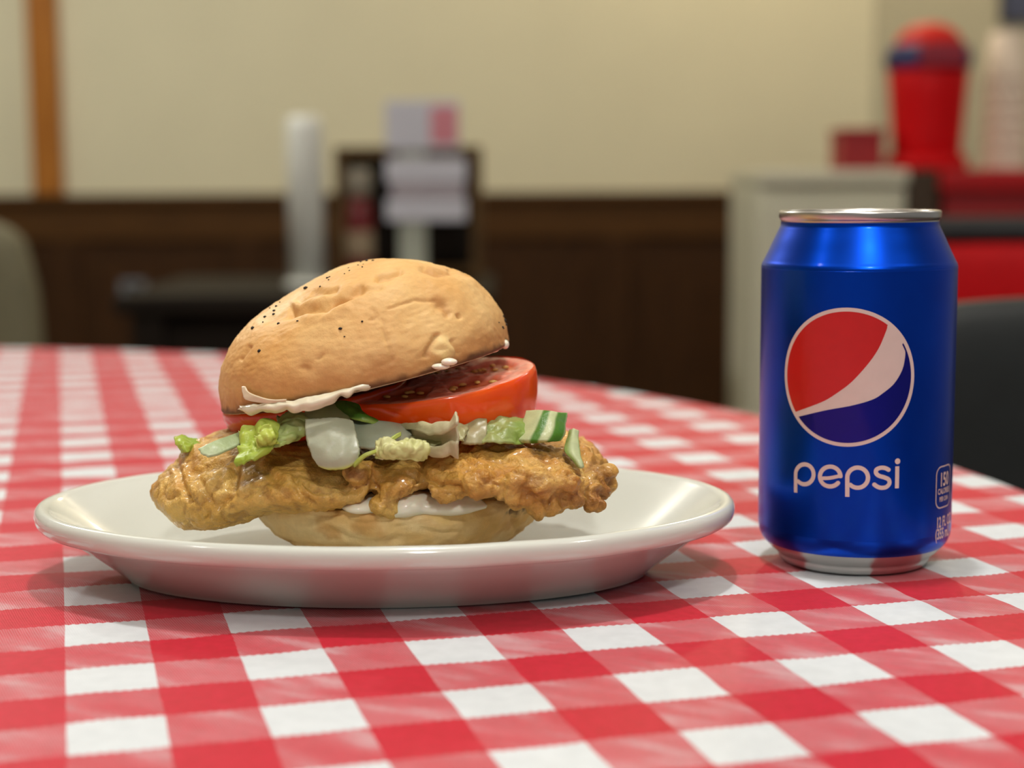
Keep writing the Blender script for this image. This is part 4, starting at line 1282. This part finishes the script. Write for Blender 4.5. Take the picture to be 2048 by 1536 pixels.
# stack of white cups on the counter
def cups():
    Y = CYY + 0.22
    x = at(2008, 300, Y)[0]
    mw = simple('white_paper_cup', lin(226, 208, 186), 0.6, var=0.04)
    k = 7
    hh = (at(2016, 66, Y)[2] - zc - 0.10) / (k - 1)
    for i in range(k):
        z = zc + 0.0005 + i * hh
        V, F = revolve([(0.033, 0.10), (0.045, 0.0), (0.047, 0.0), (0.047, 0.004), (0.0445, 0.006), (0.035, 0.101), (0.002, 0.101)], 36, (x, Y, z), False, True)
        o = add('paper_cup', V, F, mw, origin=(x, Y, z))
        where = 'lowest' if i == 0 else ('topmost' if i == k - 1 else ['', 'second', 'third', 'fourth', 'fifth', 'sixth'][i])
        tag(o, f'white paper cup, {where} {"" if where in ("lowest", "topmost") else "from the bottom "}of the upturned stack on the red counter'.replace('  ', ' '), 'cup', 'stacked paper cups on the counter')
cups()
# dark sign on the far right wall
def wall_sign():
    # point on the angled wall under the pixel
    d = np.array([2.2, -1.6]); d /= np.linalg.norm(d)
    n2 = np.array([-d[1], d[0]])
    def hit(px, py):
        r = ray(px, py)
        p0 = np.array([XC, WY]) - n2 * 0.0
        t = (p0 @ n2) / (r[:2] @ n2)
        return np.array([r[0] * t, r[1] * t, CAMZ + r[2] * t])
    p = hit(2002, 48)
    w, h = 0.5, 0.4
    t = empty('wall_sign', (p[0] + d[0] * w / 2, p[1] + d[1] * w / 2, p[2]), 'dark navy framed sign on the shaded wall at the top right', 'sign')
    def bd(x0, x1, z0, z1, t0, t1):
        V = []
        for xx, tt in ((x0, t0), (x1, t0), (x1, t1), (x0, t1)):
            q = p[:2] + d * xx - n2 * tt
            V += [(q[0], q[1], p[2] + z0), (q[0], q[1], p[2] + z1)]
        return V, [(0, 2, 4, 6), (1, 3, 5, 7), (0, 2, 3, 1), (2, 4, 5, 3), (4, 6, 7, 5), (6, 0, 1, 7)]
    navy = simple('navy_board', lin(52, 58, 84), 0.5)
    add('board', *bd(0.012, w - 0.012, 0.012, h - 0.012, 0.001, 0.012), navy, t, smooth_shade=False)
    for b_ in ((0, 0.012, 0, h), (w - 0.012, w, 0, h), (0.0121, w - 0.0121, 0, 0.0119), (0.0121, w - 0.0121, h - 0.0119, h)):
        add('frame_bar', *bd(*b_, 0.001, 0.02), m_black, t, smooth_shade=False)
wall_sign()

# ------------------------------------------------------------------ background table with stands, behind the sandwich
TY = 3.2
m_dark = wood('near_black_wood', lin(24, 19, 14), lin(36, 28, 20), 0.65, axis=0)
ztab = float(at(700, 572, TY)[2])
bt = empty('side_table', (-0.25, TY + 0.1, 0), 'dark wooden side table in the background behind the sandwich', 'table')
bx0_, bx1_ = float(at(285, 560, TY)[0]), float(at(985, 560, TY)[0])
add('tabletop', *box((bx0_, TY - 0.25, ztab - 0.035), (bx1_, TY + 0.4, ztab), 0.005), m_dark, bt, smooth_shade=False)
add('apron', *box((bx0_ + 0.05, TY - 0.20, ztab - 0.12), (bx1_ - 0.05, TY + 0.35, ztab - 0.0355)), m_dark, bt, smooth_shade=False)
for lx in (bx0_ + 0.03, bx1_ - 0.09):
    for ly in (TY - 0.235, TY + 0.325):
        add('leg', *box((lx, ly, 0), (lx + 0.06, ly + 0.06, ztab - 0.0355), 0.004), m_dark, bt, smooth_shade=False)

def post_white():
    x = at(612, 400, TY)[0]; zt = at(612, 232, TY)[2]
    w = 80 / F_PX * TY / 2
    t = empty('cup_dispenser', (x, TY, ztab), 'tall white cylinder dispenser on the dark side table', 'dispenser')
    mw = simple('white_plastic', lin(228, 230, 220), 0.4, var=0.05)
    h = zt - ztab
    add('tube', *revolve([(w * 0.9, 0.012), (w * 0.9, h - 0.02), (w * 0.84, h - 0.005), (w * 0.6, h)], 36, (x, TY, ztab)), mw, t)
    add('foot', *revolve([(w * 1.12, 0.0005), (w * 1.12, 0.008), (w * 0.92, 0.0115)], 36, (x, TY, ztab)), mw, t)
post_white()

# open wooden caddy
def caddy():
    Y = TY + 0.16
    m_cad = wood('caddy_wood', lin(72, 52, 28), lin(98, 74, 42), 0.55)
    a = at(668, 300, Y); b = at(962, 292, Y)
    t = empty('menu_caddy', ((a[0] + b[0]) / 2, Y + 0.06, ztab), 'open brown wooden caddy on the side table behind the sauce bottle', 'caddy')
    z1 = b[2]
    add('side', *box((a[0], Y, ztab + 0.0005), (a[0] + 0.02, Y + 0.13, z1 - 0.0205), 0.002), m_cad, t, smooth_shade=False)
    add('side', *box((b[0] - 0.02, Y, ztab + 0.0005), (b[0], Y + 0.13, z1 - 0.0205), 0.002), m_cad, t, smooth_shade=False)
    add('top', *box((a[0], Y, z1 - 0.02), (b[0], Y + 0.13, z1), 0.002), m_cad, t, smooth_shade=False)
    add('back_board', *box((a[0] + 0.0205, Y + 0.115, ztab + 0.0005), (b[0] - 0.0205, Y + 0.128, z1 - 0.0205)), m_dark, t, smooth_shade=False)
    add('shelf', *box((a[0] + 0.0205, Y, ztab + 0.012), (b[0] - 0.0205, Y + 0.114, ztab + 0.024)), m_cad, t, smooth_shade=False)
caddy()

def sauce():
    Y = TY + 0.06
    x = at(717, 400, Y)[0]
    s = Y / F_PX
    z0 = ztab; zt = at(717, 338, Y)[2]; h = zt - z0
    t = empty('sauce_bottle', (x, Y, z0), 'dark red sauce bottle with a pale cap and label', 'bottle')
    add('bottle_body', *revolve([(24 * s, 0.0005), (27 * s, 0.004), (28 * s, h * .3), (28 * s, h * .55), (25 * s, h * 0.66), (19 * s, h * 0.76)], 32, (x, Y, z0)), simple('sauce_red', lin(112, 14, 20), 0.3), t)
    add('label_band', *revolve([(28.4 * s, h * .24), (28.6 * s, h * .26), (28.6 * s, h * .44), (28.4 * s, h * .46)], 32, (x, Y, z0)), simple('label_cream', lin(160, 140, 112), 0.6), t)
    add('cap', *revolve([(20 * s, h * .762), (25 * s, h * .78), (26 * s, h * .95), (20 * s, h)], 32, (x, Y, z0)), simple('cap_grey', lin(150, 142, 126), 0.5), t)
sauce()

def sign_stand():
    Y = TY - 0.05
    x0, x1 = at(772, 300, Y)[0], at(932, 300, Y)[0]
    t = empty('table_sign', (at(822, 500, Y)[0], Y, ztab), 'white sign boards on a pale post, in front of the wooden caddy', 'sign')
    paper = simple('sign_white', lin(196, 196, 204), 0.6, var=0.04)
    lil = simple('sign_lilac', lin(168, 158, 164), 0.6, var=0.05)
    pink = simple('sign_pink', lin(206, 128, 138), 0.6, var=0.05)
    post = simple('sign_post_grey', lin(168, 172, 156), 0.5)
    xp = at(826, 500, Y)[0]
    z = lambda py: float(at(826, py, Y)[2])
    add('post', *box((xp - 0.026, Y - 0.006, ztab + 0.0125), (xp + 0.026, Y + 0.006, z(205)), 0.003), post, t, smooth_shade=False)
    add('foot', *box((xp - 0.07, Y - 0.05, ztab + 0.0005), (xp + 0.07, Y + 0.05, ztab + 0.012), 0.003), post, t, smooth_shade=False)
    b = add('board', *box((x0, Y - 0.014, z(300)), (x1 - 0.012, Y - 0.0065, z(202)), 0.002), paper, t, smooth_shade=False)
    xm = at(862, 250, Y)[0]
    add('picture', *box((xm, Y - 0.0155, z(288)), (x1 - 0.016, Y - 0.0142, z(214))), pink, b, smooth_shade=False)
    add('board', *box((x0, Y - 0.014, z(366)), (x1, Y - 0.0065, z(318)), 0.002), paper, t, smooth_shade=False)
    add('board', *box((x0 + 0.01, Y - 0.014, z(395)), (x1 - 0.004, Y - 0.0065, z(368)), 0.002), lil, t, smooth_shade=False)
    add('board', *box((x0, Y - 0.014, z(442)), (x1, Y - 0.0065, z(397)), 0.002), paper, t, smooth_shade=False)
sign_stand()

# wall outlet, left
a = at(243, 612, WY - 0.03); b = at(292, 560, WY - 0.03)
ot = empty('wall_outlet', ((a[0] + b[0]) / 2, WY - 0.034, a[2]), 'grey power outlet on the dark panelling at the left', 'outlet')
m_out = simple('outlet_grey', lin(112, 118, 124), 0.5)
add('plate', *box((a[0], WY - 0.042, a[2]), (b[0], WY - 0.0335, b[2]), 0.002), m_out, ot, smooth_shade=False)
for k in (0.28, 0.72):
    zz = a[2] + (b[2] - a[2]) * k; xx = (a[0] + b[0]) / 2
    add('socket', *box((xx - 0.016, WY - 0.0445, zz - 0.011), (xx + 0.016, WY - 0.0422, zz + 0.011), 0.001), m_black, ot, smooth_shade=False)

# pale high-backed chair at the far left edge
def pale_chair():
    Y = 2.6
    e1 = at(88, 560, Y); zt = at(40, 432, Y)[2]
    m_ol = simple('olive_fabric', lin(114, 109, 84), 0.8, var=0.1, scale=30)
    w = 0.46; cx = e1[0] - w / 2
    t = empty('dining_chair', (cx, Y, 0), 'olive upholstered chair cut off by the left edge', 'chair')
    n = 26; secs = []
    for i in range(n):
        s = i / (n - 1) * 2 - 1
        ww = w / 2
        a = np.linspace(0, 2 * math.pi, 24, endpoint=False)
        k = (max(0.0, 1 - abs(s) ** 5)) ** 0.4 * 0.9 + 0.1
        lo = 0.40
        hi = lo + (zt - lo) * (0.75 + 0.25 * k)
        zz = (lo + hi) / 2 + (hi - lo) / 2 * np.sign(np.sin(a)) * np.abs(np.sin(a)) ** 0.3
        yy = Y + 0.045 * (0.4 + 0.6 * k) * np.cos(a)
        xx = cx + s * ww * (0.94 + 0.06 * np.clip((hi - zz) / (hi - lo), 0, 1))
        secs.append(np.stack([xx, yy, zz], 1))
    add('backrest', *loft(secs), m_ol, t)
    add('seat', *box((cx - w / 2, Y - 0.46, 0.40), (cx + w / 2, Y - 0.046, 0.50), 0.02, 3), m_ol, t)
    for sx in (-1, 1):
        for yy in (Y - 0.42, Y + 0.0):
            add('leg', *tube([(cx + sx * 0.19, yy, 0.402), (cx + sx * 0.195, yy, 0.2), (cx + sx * 0.2, yy, 0.0)], 0.016, 10), m_dark, t)
pale_chair()
